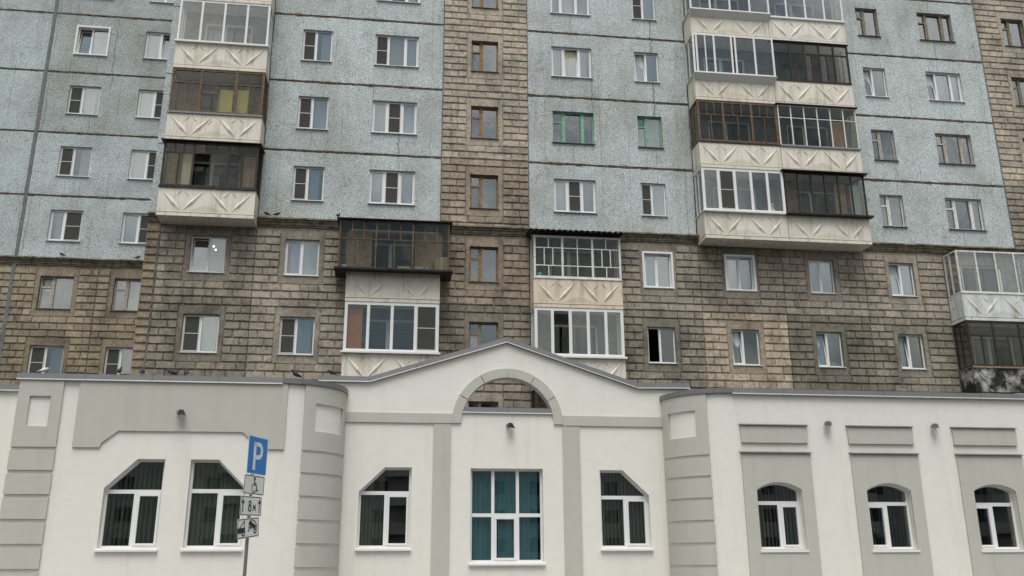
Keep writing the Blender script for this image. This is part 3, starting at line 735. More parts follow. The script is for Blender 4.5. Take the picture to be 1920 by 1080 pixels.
# right double stack
balcony(6, 4); balcony(7, 4)
balcony(6, 3, secs=V1(4), ext=.16, extx=.05, sill='pvc_aged', sillout=.05, slope=True, sides=(1, 0)); balcony(7, 3, secs=V1(4), sill='pvc', sides=(0, 1), ptint=(1.05, 1.06, 1.1))
balcony(6, 2, secs=[(.22, [(1, 1)]), (1, [(1, 2)]), (1, [(1, 1)]), (.22, [(1, 1)]), (1.1, [(1, 1)]), (1.1, [(1, 1)])], ext=.16, extx=.05, sill='pvc_aged', sillout=.05, slope=True, sides=(1, 0), opened=((0, 0), (3, 0)), label='balcony with projecting white glazing and sloping apron')
balcony(7, 2, frame='wood_dark', secs=[(1, [(.74, 1), (.26, 1)]), (.8, [(.74, 1), (.26, 1)]), (.8, [(.74, 2), (.26, 1)]), (.8, [(.74, 2), (.26, 1)]), (.8, [(.74, 1), (.26, 1)])], glass='glass_old', post=.06, bar=.05, door='wood_brown', roof='dark_metal', roofout=.05, sides=(0, 1), label='balcony in very dark wooden glazing')
balcony(6, 1, frame='wood_umber', secs=[(1, [(.68, 2), (.32, 3)]), (1.1, [(.68, 2), (.32, 3)]), (1, [(.68, 2), (.32, 3)])], glass='glass_old', post=.09, bar=.035, sill='dark_metal', sillout=.03, sides=(1, 0), label='balcony in brown wooden glazing with small upper panes')
balcony(7, 1, frame='paint_white', secs=V1(6, ((.70, 1), (.30, 1))), glass='glass_old', post=.045, bar=.03, sill='cap_metal', sillout=.05, roof='dark_metal', roofout=.10, sides=(0, 1), curtains=((.68, .86, 'tan_curtain', 0, .7),), label='balcony in thin white metal glazing of six bays')
balcony(6, 0, secs=V1(5), sill='pvc', sillout=.12, post=.10, screens=(1,), sides=(1, 0), label='balcony with white plastic glazing of five panes')
balcony(7, 0, frame='wood_dark', secs=V1(6), glass='glass_old', post=.045, bar=.03, sill='dark_metal', sillout=.22, roof='dark_metal', roofout=.16, sides=(0, 1), boards=((.66, .80, .3),), curtains=((.83, .95, 'pale_curtain', 0, .8),), inner='boards', label='balcony in dark thin glazing with wide projecting sill board')
# bay A
balcony(2, -1, frame='wood_umber', secs=[(1, [(.62, 2), (.38, 3)]), (1, [(.62, 2), (.38, 3)]), (1, [(.62, 2), (.38, 3)])], glass='glass_old', post=.045, bar=.03, ext=.22, extx=.30, sill='dark_metal', sillout=.22, roof='dark_metal', roofout=.12, inner='boards', boards=((-.02, .26, .40), (.72, 1.02, .40)), zt=2.62, label='projecting balcony in dark metal glazing under a dark canopy')
balcony(2, -2, secs=V1(4), sill='pvc', sillout=.12, post=.10, screens=(3,), curtains=((.03, .19, 'orange_curtain', 0, .92),), label='balcony with white plastic glazing and an orange curtain')
# bay B
balcony(4, -1, frame='paint_white', secs=[(1, [(.27, 2), (.46, 3), (.27, 2)]), (1.05, [(.27, 2), (.46, 2), (.27, 2)]), (1, [(.27, 2), (.46, 3), (.27, 2)])], glass='glass_old', post=.075, bar=.035, roof='corrugated', roofout=.30, ptint=(.97, .90, .84), label='balcony in white wooden lattice glazing under a corrugated roof', zt=2.42)
balcony(4, -2, secs=V1(5), sill='pvc', sillout=.12, post=.105, opened=((1, 0),), label='balcony with white plastic glazing and one pane slid open')
balcony(4, -3, frame='wood_dark', secs=V1(3, ((.7, 2), (.3, 2))), glass='glass_old', inner='boards')
balcony(2, -3, frame='wood_dark', secs=V1(3, ((.7, 2), (.3, 2))), glass='glass_old', inner='boards')
# bay C
balcony(9, -1, par='parapet_white', frame='paint_white', secs=V1(4), glass='glass_clear', post=.06, bar=.04, label='balcony with peeling white parapet', zt=2.5)
balcony(9, -2, par='parapet_mould', frame='wood_dark', secs=[(1, [(.7, 2), (.3, 1)]), (1, [(.7, 2), (.3, 1)]), (1, [(.7, 2), (.3, 1)])], glass='glass_old', post=.08, bar=.05, sill='wood_grey', sillout=.05, label='balcony with black mould on its parapet')
balcony(9, -3)

# ------------------------------------------------------------------ annex
annex = thing('annex_building', (3, -8.5, 0), 'low white annex with grey trim, rounded corners and arched gable in front', 'building')
AY, CY = -8.5, -7.1
WA = W(annex)
def inset(poly, d):     # convex ccw polygon shrunk by d
    n = len(poly); out_ = []
    for i in range(n):
        a, c, e = Vector(poly[i-1]), Vector(poly[i]), Vector(poly[(i+1) % n])
        d1 = (c-a).normalized(); d2 = (e-c).normalized(); n1 = Vector((-d1.y, d1.x)); n2 = Vector((-d2.y, d2.x))
        k_ = (n1+n2); k_ = k_/(k_.length_squared/2) if k_.length > 1e-6 else n1
        q = c+k_*d; out_.append((q.x, q.y))
    return out_
def clip(poly, zc, above):
    out_ = []
    for i in range(len(poly)):
        a, c = poly[i], poly[(i+1) % len(poly)]; ia = (a[1] >= zc) == above; ic = (c[1] >= zc) == above
        if ia: out_.append(a)
        if ia != ic: f = (zc-a[1])/(c[1]-a[1]); out_.append((a[0]+f*(c[0]-a[0]), zc))
    return out_
def cham(x0, x1, z0, z1, xc, zc, side):
    return [(x0, z0), (x1, z0), (x1, z1), (xc, z1), (x0, zc)] if side == 'l' else [(x0, z0), (x1, z0), (x1, zc), (xc, z1), (x0, z1)]
def arched(x0, x1, z0, zs, zt):
    c = (x0+x1)/2; h_ = (x1-x0)/2; s = zt-zs; Rr = (h_*h_+s*s)/(2*s); zc = zt-Rr; a = math.asin(h_/Rr)
    return [(x0, z0), (x1, z0)]+[(c+Rr*math.sin(a-2*a*i/14), zc+Rr*math.cos(a-2*a*i/14)) for i in range(15)]
AW = dict(a=cham(-6.47, -5.19, 1.87, 3.85, -5.80, 3.19, 'l'), b=cham(-4.62, -3.33, 1.87, 3.85, -3.99, 3.21, 'r'),
          cl=cham(-.79, .51, 1.88, 3.84, -.16, 3.24, 'l'), cr=cham(5.38, 6.68, 1.86, 3.81, 5.99, 3.17, 'r'), cc=rect(2.01, 3.88, 1.52, 3.83),
          w1=arched(9.03, 10.20, 1.80, 3.23, 3.41), w2=arched(11.93, 13.12, 1.79, 3.22, 3.40), w3=arched(14.85, 16.02, 1.78, 3.22, 3.39))
def annex_window(key, Y, tz, mull, sash, blind, glass='glass_dark', d0=.15):
    pl = AW[key]; x0 = min(q[0] for q in pl); x1 = max(q[0] for q in pl); z0 = min(q[1] for q in pl); z1 = max(q[1] for q in pl)
    T = .055; inn = inset(pl, T); b = MB(); b.prism([(q[0], q[1]) for q in inset(pl, -.004)], [inn], Y+d0, Y+d0+.07)
    ix0, ix1 = x0+T, x1-T
    b.box(ix0-.01, ix1+.01, Y+d0-.006, Y+d0+.064, tz-.045, tz+.045)
    top = clip(inn, tz+.045, True); bot = (z0+T, tz-.045)
    cols = []; px = ix0
    for mu in list(mull)+[None]:
        e = ix1 if mu is None else x0+(x1-x0)*mu-.04
        cols.append((px, e)); 
        if mu is not None: b.box(e, e+.08, Y+d0-.004, Y+d0+.066, bot[0], bot[1]); px = e+.08
    if key == 'cc':
        for mu in mull: e = x0+(x1-x0)*mu-.04; b.box(e, e+.08, Y+d0-.004, Y+d0+.066, tz+.045, z1-T)
    o = build(b, 'window', 'pvc', annex, WA)
    for i, (a, e) in enumerate(cols):
        q0, q1 = bot
        if i == sash:
            s = MB(); s.ring(a+.002, e-.002, q0+.002, q1-.002, .05, Y+d0-.02, Y+d0+.05); build(s, 'sash', 'pvc', o)
            a += .05; e -= .05; q0 += .05; q1 -= .05
        s = MB(); s.box(a, e, Y+d0+.03, Y+d0+.036, q0, q1); build(s, 'pane', glass, o)
        if key == 'cc': s = MB(); s.box(cols[i][0], cols[i][1], Y+d0+.03, Y+d0+.036, tz+.045, z1-T); build(s, 'pane', glass, o)
    if key != 'cc': s = MB(); s.prism(top, [], Y+d0+.03, Y+d0+.036); build(s, 'pane', glass, o)
    s = MB(); s.hexa([(x0-.035, Y-.075, z0-.075), (x1+.035, Y-.075, z0-.075), (x1+.035, Y+d0, z0-.04), (x0-.035, Y+d0, z0-.04), (x0-.035, Y-.075, z0-.03), (x1+.035, Y-.075, z0-.03), (x1+.035, Y+d0, z0+.004), (x0-.035, Y+d0, z0+.004)])
    build(s, 'sill', 'pvc', o)
    if blind:
        mat, ang, x_0, x_1, sp_ = blind
        n = int((x_1-x_0)*(x1-x0)/sp_)
        for i in range(n):
            cx = x0+(x1-x0)*x_0+sp_*(i+.5); rr = R(ang+random.uniform(-5, 5)); hw = sp_*.56
            me = cached(('slat', round(z1-z0, 2), sp_, mat), 'blind_slat', mat, lambda b: b.hexa([(-hw, -.001, 0), (0, -.012, 0), (hw, -.001, 0), (0, -.009, 0), (-hw, -.001, z1-z0), (0, -.012, z1-z0), (hw, -.001, z1-z0), (0, -.009, z1-z0)]))
            q = obj('blind_slat', me, o, (cx, Y+.285, z0-.02)); q.rotation_euler = (0, 0, rr)
    return o
def arc(cx, cy, Rr, a0, a1, sg, n):     # sg=+1: left wing's right corner, -1: right wing's left corner
    return [(cx+sg*Rr*math.sin(a0+(a1-a0)*i/n), cy-Rr*math.cos(a0+(a1-a0)*i/n)) for i in range(n+1)]
def arc_solid(b, cx, cy, R0, R1, a0, a1, z0, z1, sg, n=14):
    pi, po = arc(cx, cy, R0, a0, a1, sg, n), arc(cx, cy, R1, a0, a1, sg, n)
    for i in range(n):
        A, B_, C, D = po[i], po[i+1], pi[i+1], pi[i]
        q = [A, B_, C, D] if sg > 0 else [B_, A, D, C]
        for f in ([(q[0], z0), (q[1], z0), (q[1], z1), (q[0], z1)], [(q[1], z0), (q[0], z0), (q[0], z0), (q[1], z0)]):
            pass
        P4 = lambda pts: b.poly([(s[0][0], s[0][1], s[1]) for s in pts])
        P4([(A, z0), (B_, z0), (B_, z1), (A, z1)] if sg > 0 else [(B_, z0), (A, z0), (A, z1), (B_, z1)])
        P4([(D, z1), (C, z1), (C, z0), (D, z0)] if sg > 0 else [(C, z1), (D, z1), (D, z0), (C, z0)])
        P4([(A, z1), (B_, z1), (C, z1), (D, z1)] if sg > 0 else [(B_, z1), (A, z1), (D, z1), (C, z1)])
        P4([(D, z0), (C, z0), (B_, z0), (A, z0)] if sg > 0 else [(C, z0), (D, z0), (A, z0), (B_, z0)])
    for i in (0, n): b.poly([(po[i][0], po[i][1], z0), (pi[i][0], pi[i][1], z0), (pi[i][0], pi[i][1], z1), (po[i][0], po[i][1], z1)])
ZW = 5.665
LCX, RCX, RW = -2.65, 8.57, 1.33
H90 = math.pi/2
b = MB(); b.prism(rect(-8.59, LCX, 0, ZW), [AW['a'], AW['b']], AY, AY+.3); build(b, 'wall', 'plaster_white', annex, WA)
b = MB(); b.prism(rect(RCX, 19.5, 0, ZW-.025), [AW['w1'], AW['w2'], AW['w3']], AY, AY+.3); build(b, 'wall', 'plaster_white', annex, WA)
for cx, sg in ((LCX, 1), (RCX, -1)):
    b = MB(); arc_solid(b, cx, CY+.0, RW-.25, RW+.07, 0, H90, 0, ZW-(.025 if sg < 0 else 0), sg, 24)
    # arc centre sits so that the curve meets the wing front at its start
    o_ = build(b, 'corner_wall', 'plaster_white', annex, WA, smooth=False)
# gable wall
ARX, ARZ, RI, RO = 2.97, 4.98, 1.22, 1.46
gx0, gx1 = LCX+RW+.0, RCX-RW
gab = [(gx0-.75, 0), (gx1+.75, 0), (gx1+.75, 5.99), (6.48, 5.97), (2.94, 7.14), (-.63, 6.01), (gx0-.75, 6.01)]
hole = [(ARX-RI, 5.28), (ARX+RI, 5.28)]+[(ARX+RI*math.cos(a), ARZ+RI*math.sin(a)) for a in [math.asin(.3/RI)+(math.pi-2*math.asin(.3/RI))*i/30 for i in range(31)]]
hole = [hole[0], hole[1]]+hole[3:-1]
hole[0] = (ARX-math.sqrt(RI**2-.09), 5.28); hole[1] = (ARX+math.sqrt(RI**2-.09), 5.28)
b = MB(); b.prism(gab, [AW['cl'], AW['cr'], AW['cc'], hole], CY, CY+.32); build(b, 'gable_wall', 'plaster_white', annex, WA)
# set-back wall at the far left, back walls, roof and rooms
LY = AY+1.6
b = MB(); b.prism(rect(-22, -8.35, 0, ZW), [], LY, LY+.3); build(b, 'wall', 'plaster_white', annex, WA)
b = MB(); b.box(-8.59, -8.3, AY+.302, LY-.002, 0, ZW); b.box(-22, 19.5, -2.3, -2, 0, 5.3); b.box(19.2, 19.5, AY+.302, -2.31, 0, ZW-.03); b.box(-22.3, -22.01, LY, -2, 0, 5.3)
build(b, 'wall', 'plaster_white', annex, WA)
b = MB(); b.box(-22, -8.62, LY+.31, -2.31, 5.0, 5.28); b.box(-8.29, 19.19, CY+.33, -2.31, 5.0, 5.28); b.box(-8.29, LCX, AY+.31, CY+.32, 5.0, 5.28); b.box(RCX, 19.19, AY+.31, CY+.32, 5.0, 5.28)
build(b, 'roof', 'asphalt', annex, WA)
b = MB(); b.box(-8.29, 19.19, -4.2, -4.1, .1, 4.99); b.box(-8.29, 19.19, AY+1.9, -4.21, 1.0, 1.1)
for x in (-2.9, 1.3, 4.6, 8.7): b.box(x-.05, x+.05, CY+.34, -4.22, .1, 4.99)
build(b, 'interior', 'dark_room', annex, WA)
annex_window('a', AY, 3.12, [.53], 1, ('green_blind', 62, .02, .98, .105)); annex_window('b', AY, 3.14, [.53], 1, ('green_blind', 35, .0, 1, .105))
annex_window('cl', CY, 3.21, [.52], 1, ('grey_blind', 25, .0, .52, .09)); annex_window('cr', CY, 3.12, [.52], 1, ('grey_blind', 30, 0, 1, .10))
annex_window('cc', CY, 2.67, [.315, .655], 1, ('teal_blind', 10, 0, 1, .125), glass='glass_dark')
annex_window('w1', AY, 2.91, [.53], 1, ('grey_blind', 40, 0, 1, .10)); annex_window('w2', AY, 2.90, [.47], 0, ('black_blind', 35, 0, 1, .10)); annex_window('w3', AY, 2.89, [.46], 0, ('black_blind', 35, 0, .6, .10))
# grey relief
def relief(outline, Y, d, holes=(), name='relief_panel', mat='plaster_grey'):
    b = MB(); b.prism(outline, list(holes), Y-d, Y-.001); return build(b, name, mat, annex, WA)
relief([(-7.27, 4.10), (-6.67, 4.10), (-6.645, 4.20), (-6.30, 4.485), (-3.50, 4.49), (-3.15, 4.20), (-3.12, 4.10), (-2.53, 4.10), (-2.53, ZW-.002), (-7.27, ZW-.002)], AY, .045)
relief(rect(-8.593, -7.62, 4.10, ZW-.002), AY, .055, [rect(-8.33, -7.87, 4.565, 5.265)], 'corner_block')
zs_ = [(4.025, 3.58), (3.495, 3.045), (2.96, 2.505), (2.42, 1.97), (1.885, 1.44), (1.355, .91), (.825, .38)]
for z1_, z0_ in zs_: relief(rect(-8.593, -7.62, z0_, z1_), AY, .055, (), 'corner_block')
RWF = RW+.07
for cx, sg, a_s, i0, i1 in ((LCX, 1, math.asin(.515/RWF), math.asin(.76/RWF), R(74)), (RCX, -1, math.asin(.62/RWF), math.asin(.87/RWF), R(74))):
    aE = R(88.0); zt_ = ZW-.002-(.025 if sg < 0 else 0); r0, r1 = RWF+.001, RWF+.05
    b = MB()
    arc_solid(b, cx, CY, r0, r1, a_s, i0, 4.10, zt_, sg, 4); arc_solid(b, cx, CY, r0, r1, i1, aE, 4.10, zt_, sg, 4)
    arc_solid(b, cx, CY, r0, r1, i0, i1, 4.10, 4.56, sg, 10); arc_solid(b, cx, CY, r0, r1, i0, i1, 5.23, zt_, sg, 10)
    build(b, 'corner_block', 'plaster_grey', annex, WA)
    for z1_, z0_ in zs_:
        b = MB(); arc_solid(b, cx, CY, r0, r1, a_s, aE, z0_, z1_, sg, 16); build(b, 'corner_block', 'plaster_grey', annex, WA)
# arch voussoirs with legs, string course, pilasters
for i in range(6):
    a0, a1 = R(30*i)+(.008 if i else 0), R(30*(i+1))-(.008 if i < 5 else 0)
    pl = [(ARX+RO*math.cos(a0+(a1-a0)*j/8), ARZ+RO*math.sin(a0+(a1-a0)*j/8)) for j in range(9)]+[(ARX+RI*math.cos(a1+(a0-a1)*j/8), ARZ+RI*math.sin(a1+(a0-a1)*j/8)) for j in range(9)]
    relief(pl, CY, .05, (), 'arch_block')
relief(rect(gx0+.01, ARX-RO-.002, 4.97, 5.22), CY, .045, (), 'string_course'); relief(rect(ARX+RO+.002, gx1-.01, 4.95, 5.21), CY, .045, (), 'string_course')
relief(rect(1.04, 1.49, .1, 4.965), CY, .03, (), 'pilaster'); relief(rect(4.41, 4.87, .1, 4.945), CY, .03, (), 'pilaster')
def flash(x0, x1, z, Y, out_):
    b = MB(); b.hexa([(x0-.03, Y-out_, z-.004), (x1+.03, Y-out_, z-.004), (x1+.03, Y-.001, z+.028), (x0-.03, Y-.001, z+.028), (x0-.03, Y-out_, z+.012), (x1+.03, Y-out_, z+.012), (x1+.03, Y-.001, z+.045), (x0-.03, Y-.001, z+.045)])
    build(b, 'drip_flashing', 'cap_metal', annex, WA)
for (a, e), (c, d_) , wn in (((8.73, 10.49), (8.70, 10.52), 'w1'), ((11.6, 13.37), (11.61, 13.44), 'w2'), ((14.5, 16.28), (14.52, 16.35), 'w3')):
    relief(rect(a, e, 4.39, 4.82), AY, .06); flash(a, e, 4.825, AY, .10)
    relief(rect(c, d_, .1, 4.125), AY, .05, [inset(AW[wn], -.001)]); flash(c, d_, 4.13, AY, .10)
relief(rect(-12.3, -9.65, 4.39, 4.82), LY, .06); flash(-12.3, -9.65, 4.825, LY, .10); relief(rect(-12.3, -9.65, .1, 4.13), LY, .06); flash(-12.3, -9.65, 4.135, LY, .10)
# metal cap flashings, in lengths with folded seams
def cap_run(pts, Y0, Y1, h_=.125):
    """pts: plan line of (x, z) on the front face; a folded sheet from Y0 (front) to Y1 (back)"""
    for (xa, za), (xb, zb) in zip(pts, pts[1:]):
        Ln = math.hypot(xb-xa, zb-za); n = max(1, round(Ln/1.35))
        for i in range(n):
            f0, f1 = i/n, (i+1)/n; e_ = random.uniform(0, .006)
            x0_, x1_ = xa+(xb-xa)*f0, xa+(xb-xa)*f1; z0_, z1_ = za+(zb-za)*f0, za+(zb-za)*f1
            b = MB(); g = .003
            b.hexa([(x0_+g, Y0-e_, z0_-h_), (x1_-g, Y0-e_, z1_-h_), (x1_-g, Y1, z1_-h_), (x0_+g, Y1, z0_-h_), (x0_+g, Y0-e_+.012, z0_+e_*.6), (x1_-g, Y0-e_+.012, z1_+random.uniform(-.004, .004)), (x1_-g, Y1, z1_+.03), (x0_+g, Y1, z0_+.03)])
            b.hexa([(x0_+g, Y0-.018, z0_-h_-.028), (x1_-g, Y0-.018, z1_-h_-.028), (x1_-g, Y0+.03, z1_-h_-.002), (x0_+g, Y0+.03, z0_-h_-.002), (x0_+g, Y0-.006, z0_-h_+.002), (x1_-g, Y0-.006, z1_-h_+.002), (x1_-g, Y0+.03, z1_-h_+.004), (x0_+g, Y0+.03, z0_-h_+.004)], 1)
            build(b, 'roof_cap', ['cap_metal', 'cap_trim'], annex, WA)
cap_run([(-8.68, 5.793), (LCX, 5.793)], AY-.075, AY+.34); cap_run([(RCX, 5.768), (19.55, 5.755)], AY-.075, AY+.34); cap_run([(-22, 5.793), (-8.66, 5.793)], LY-.075, LY+.34)
for cx, sg, zt_ in ((LCX, 1, 5.793), (RCX, -1, 5.768)):
    for i in range(5):
        b = MB(); a0, a1 = H90*i/5+.002, H90*(i+1)/5-.002; e_ = random.uniform(0, .006)
        arc_solid(b, cx, CY, RW-.3, RWF+.075+e_, a0, a1, zt_-.125, zt_, sg, 4); build(b, 'roof_cap', 'cap_metal', annex, WA)
cap_run([(-1.95, 6.15), (-.63, 6.15), (2.94, 7.29), (6.48, 6.12), (7.94, 6.14)], CY-.07, CY+.38)
cap_run([(1.775, 5.40), (4.185, 5.395)], CY-.035, CY+.36)

# ------------------------------------------------------------------ floodlights on the annex
def floodlight(x, Y, z, yaw, label):
    o = thing('floodlight', (x, Y, z), label, 'floodlight', 'floodlights on the annex wall'); o.rotation_euler = (0, 0, R(yaw))
    b = MB(); b.box(-.04, .04, -.02, -.002, -.04, .05); b.tube([(0, -.02, .01), (0, -.06, .02)], .014); b.box(-.10, -.088, -.15, -.05, -.02, .035); b.box(.088, .10, -.15, -.05, -.02, .035); b.box(-.10, .10, -.062, -.05, -.0, .035)
    build(b, 'bracket', 'lamp_grey', o)
    b = MB(); b.hexa([(-.10, -.24, -.075), (.10, -.24, -.075), (.085, -.10, -.045), (-.085, -.10, -.045), (-.06, -.20, .03), (.06, -.20, .03), (.05, -.11, .05), (-.05, -.11, .05)])
    for i in range(5): xx = -.05+.025*i; b.hexa([(xx-.003, -.20, .02), (xx+.003, -.20, .02), (xx+.003, -.11, .04), (xx-.003, -.11, .04), (xx-.003, -.19, .06), (xx+.003, -.19, .06), (xx+.003, -.12, .072), (xx-.003, -.12, .072)])
    build(b, 'housing', 'lamp_black', o)
    b = MB(); b.hexa([(-.115, -.255, -.095), (.115, -.255, -.095), (.10, -.085, -.06), (-.10, -.085, -.06), (-.11, -.25, -.077), (.11, -.25, -.077), (.095, -.09, -.045), (-.095, -.09, -.045)])
    build(b, 'lens_frame', 'lamp_dark', o)
    o.scale = (.88, .88, .88)
floodlight(-4.98, AY-.045, 4.92, 30, 'small floodlight on the grey panel above the two dark-blind windows')
floodlight(2.97, CY, 4.93, 25, 'small floodlight under the arched opening above the teal window')
floodlight(11.12, AY, 4.90, -30, 'floodlight between first and second grey window panels of right wing')
floodlight(14.05, AY, 4.88, -30, 'floodlight between second and third grey window panels of right wing')

# ------------------------------------------------------------------ parking sign
SX, SY = -2.555, -13.0
sign = thing('parking_sign', (SX, SY, .12), 'blue parking sign with three white plates on a grey pole', 'road sign')
b = MB(); b.tube([(0, 0, 0), (0, 0, 3.66)], .032, 12); b.tube([(0, 0, 0), (0, 0, .03)], .09, 12); build(b, 'pole', 'pole_metal', sign, smooth=False)
def rrect(w_, h_, r_=.03, n=4):
    pts = []
    for cx, cy, a0 in ((w_/2-r_, -h_/2+r_, -90), (w_/2-r_, h_/2-r_, 0), (-w_/2+r_, h_/2-r_, 90), (-w_/2+r_, -h_/2+r_, 180)):
        pts += [(cx+r_*math.cos(R(a0+90*i/n)), cy+r_*math.sin(R(a0+90*i/n))) for i in range(n+1)]
    return pts
def stroke(b, pts, wd, y=-.008, closed=False, mi=0):
    pts = [Vector(q) for q in pts]; n = len(pts)
    for i in range(n if closed else n-1):
        a, c = pts[i], pts[(i+1) % n]; d_ = (c-a).normalized(); q = Vector((-d_.y, d_.x))*wd/2; e_ = d_*wd*.25
        P4 = [a-e_-q, c+e_-q, c+e_+q, a-e_+q]
        b.hexa([(P4[0].x, y, P4[0].y), (P4[1].x, y, P4[1].y), (P4[1].x, y+.003, P4[1].y), (P4[0].x, y+.003, P4[0].y), (P4[3].x, y, P4[3].y), (P4[2].x, y, P4[2].y), (P4[2].x, y+.003, P4[2].y), (P4[3].x, y+.003, P4[3].y)], mi)
        y -= .00012
def circ(cx, cy, rx_, ry_, a0=0, a1=360, n=18): return [(cx+rx_*math.cos(R(a0+(a1-a0)*i/n)), cy+ry_*math.sin(R(a0+(a1-a0)*i/n))) for i in range(n+1)]
def plate(z, w_, h_, face, rotz, dx, roll, glyph, gmat, bend=0):
    b = MB(); b.prism(rrect(w_, h_), [], -.004, 0); o = build(b, 'sign_plate', 'sign_white', sign, (dx*math.cos(R(rotz))+.055*math.sin(R(rotz)), dx*math.sin(R(rotz))-.055*math.cos(R(rotz)), z)); o.rotation_euler = (0, R(roll), R(rotz))
    if face:
        b = MB(); b.prism(rrect(w_-.035, h_-.035, .022), [], -.006, -.0042); build(b, 'sign_face', face, o)
    else:
        b = MB(); b.prism(rrect(w_-.02, h_-.02, .026), [rrect(w_-.045, h_-.045, .02)], -.0062, -.0042); build(b, 'border', 'sign_black', o)
    
    for gl_ in glyph: b = MB(); gl_(b); build(b, 'symbol', gmat, o)
    b = MB(); b.box(-.12, .12, .001, .02, -.015, .015); b.box(-.02, .02, .02, .05, -.015, .015); build(b, 'clamp', 'pole_metal', o)
def gP(b):
    stroke(b, [(-.11, -.25), (-.11, .22)], .085)
    stroke(b, [(-.11, .205), (.02, .205)]+circ(.02, .085, .12, .12, 90, -90, 14)+[(.02, -.035), (-.11, -.035)], .078)
def gW(b):
    stroke(b, circ(.0, .115, .018, .018), .022); stroke(b, [(0, .09), (.005, .0)], .026); stroke(b, [(.0, .03), (.06, .03)], .014); stroke(b, [(.005, 0), (.07, 0), (.10, -.10), (.13, -.09)], .022)
    stroke(b, circ(.0, -.055, .078, .078, 110, 360, 20), .016)
def gA(b, s_):
    if 1:
        x = .27*s_; stroke(b, [(x, -.11), (x, .07)], .022); stroke(b, [(x-.03, .05), (x, .11), (x+.03, .05)], .022)
def g8(b):
    stroke(b, circ(-.045, .045, .035, .04), .024); stroke(b, circ(-.045, -.045, .043, .046), .024)
def gM(b):
    stroke(b, [(.065, -.085), (.075, .02), (.105, -.05), (.135, .02), (.145, -.085)], .018)
def gT(b):
    stroke(b, [(-.33, -.03), (-.13, -.03)], .09); stroke(b, circ(-.16, -.085, .04, .04), .022); stroke(b, [(-.27, .02), (-.13, .13), (-.13, -.03)], .014); stroke(b, [(-.20, .075), (-.13, .14)], .012)
    stroke(b, [(.0, -.06), (.03, -.03), (.02, .03)], .024); stroke(b, [(.04, .09), (.22, .0)], .075); stroke(b, [(.05, .10), (.12, .14), (.22, .10), (.28, .02), (.26, -.06)], .016); stroke(b, circ(.09, .02, .03, .03), .022); stroke(b, circ(.22, -.07, .035, .035), .02)
plate(3.35, .70, .70, 'sign_blue', 68, .04, 0, [gP], 'sign_white')
plate(2.81, .70, .35, None, 67, .0, 0, [gW], 'sign_black')
plate(2.43, .70, .35, None, 66, -.05, -1.5, [lambda b: gA(b, -1), lambda b: gA(b, 1), g8, gM], 'sign_black')
plate(2.04, .70, .35, None, 66, -.09, -6, [gT], 'sign_black')

# ------------------------------------------------------------------ pigeons
def bird_mesh(mat, up_):
    def fn(b):
        # spine from tail tip to head: (along, height, half width, half height)
        sp_ = [(-.19, .055, .022, .006), (-.12, .075, .034, .016), (-.06, .10, .052, .042), (.0, .125, .060, .060), (.05, .15, .054, .060), (.085, .185 if up_ else .165, .036, .042), (.10, .225 if up_ else .18, .026, .028), (.112, .25 if up_ else .19, .026, .026), (.135, .252 if up_ else .19, .016, .016), (.155, .246 if up_ else .183, .005, .005), (.168, .242 if up_ else .18, .002, .002)]
        n = 10; rg = []
        for i, (x, z, a, h_) in enumerate(sp_):
            q0 = sp_[max(0, i-1)]; q1 = sp_[min(len(sp_)-1, i+1)]; d = Vector((q1[0]-q0[0], 0, q1[1]-q0[1])).normalized(); u = Vector((-d.z, 0, d.x))
            rg.append(len(b.v)); b.v += [tuple(Vector((x, 0, z))+Vector((0, 1, 0))*a*math.cos(6.2832*j/n)+u*h_*math.sin(6.2832*j/n)) for j in range(n)]
        for a, c in zip(rg, rg[1:]):
            for j in range(n): b.f.append((a+j, a+(j+1) % n, c+(j+1) % n, c+j)); b.mi.append(0)
        b.f.append(tuple(rg[0]+j for j in range(n))); b.mi.append(0); b.f.append(tuple(rg[-1]+j for j in reversed(range(n)))); b.mi.append(0)
    return cached(('bird', mat, up_), 'pigeon', mat, fn, True)
def pigeon(x, Y, z, yaw, label, mat='pigeon_dark', up_=True, s=1.0):
    s *= .85
    o = tag(obj('pigeon', bird_mesh(mat, up_), None, (x, Y, z)), label, 'pigeon', 'pigeons on the ledges'); o.rotation_euler = (0, 0, R(yaw)); o.scale = (s, s, s)
    for sd_ in (-1, 1):
        me = cached(('leg', sd_), 'leg', 'pigeon_leg', lambda b: (b.tube([(.0, .022*sd_, .085), (.008, .022*sd_, .006)], .005, 6), b.tube([(-.01, .022*sd_, .005), (.03, .022*sd_, .005)], .004, 6)))
        obj('leg', me, o)
    for sd_ in (-1, 1):
        me = cached(('wing', sd_, mat), 'wing', mat, lambda b: b.hexa([(-.15, .030*sd_, .07), (-.02, .058*sd_, .085), (.05, .052*sd_, .115), (-.10, .045*sd_, .10), (-.15, .036*sd_, .075), (-.02, .068*sd_, .10), (.045, .062*sd_, .15), (-.09, .050*sd_, .125)] if sd_ > 0 else [(-.10, -.045, .10), (.05, -.052, .115), (-.02, -.058, .085), (-.15, -.030, .07), (-.09, -.050, .125), (.045, -.062, .15), (-.02, -.068, .10), (-.15, -.036, .075)]))
        obj('wing', me, o)
CT = 5.80
pigeon(-6.47, AY+.05, CT, 80, 'dark pigeon on the annex cap in front of the pale lower left window')
pigeon(-5.95, AY+.05, CT, 100, 'dark pigeon on the annex cap beside the corner strip of the brown wall')
pigeon(-5.27, AY+.05, CT, 160, 'dark hunched pigeon, left of the close pair on the annex cap', up_=False, s=1.05)
pigeon(-5.19, AY+.12, CT, 70, 'upright dark pigeon, right of the close pair on the annex cap', s=.9)
pigeon(-4.93, AY+.05, CT, 110, 'dark pigeon on the annex cap right of the close pair, above the floodlight')
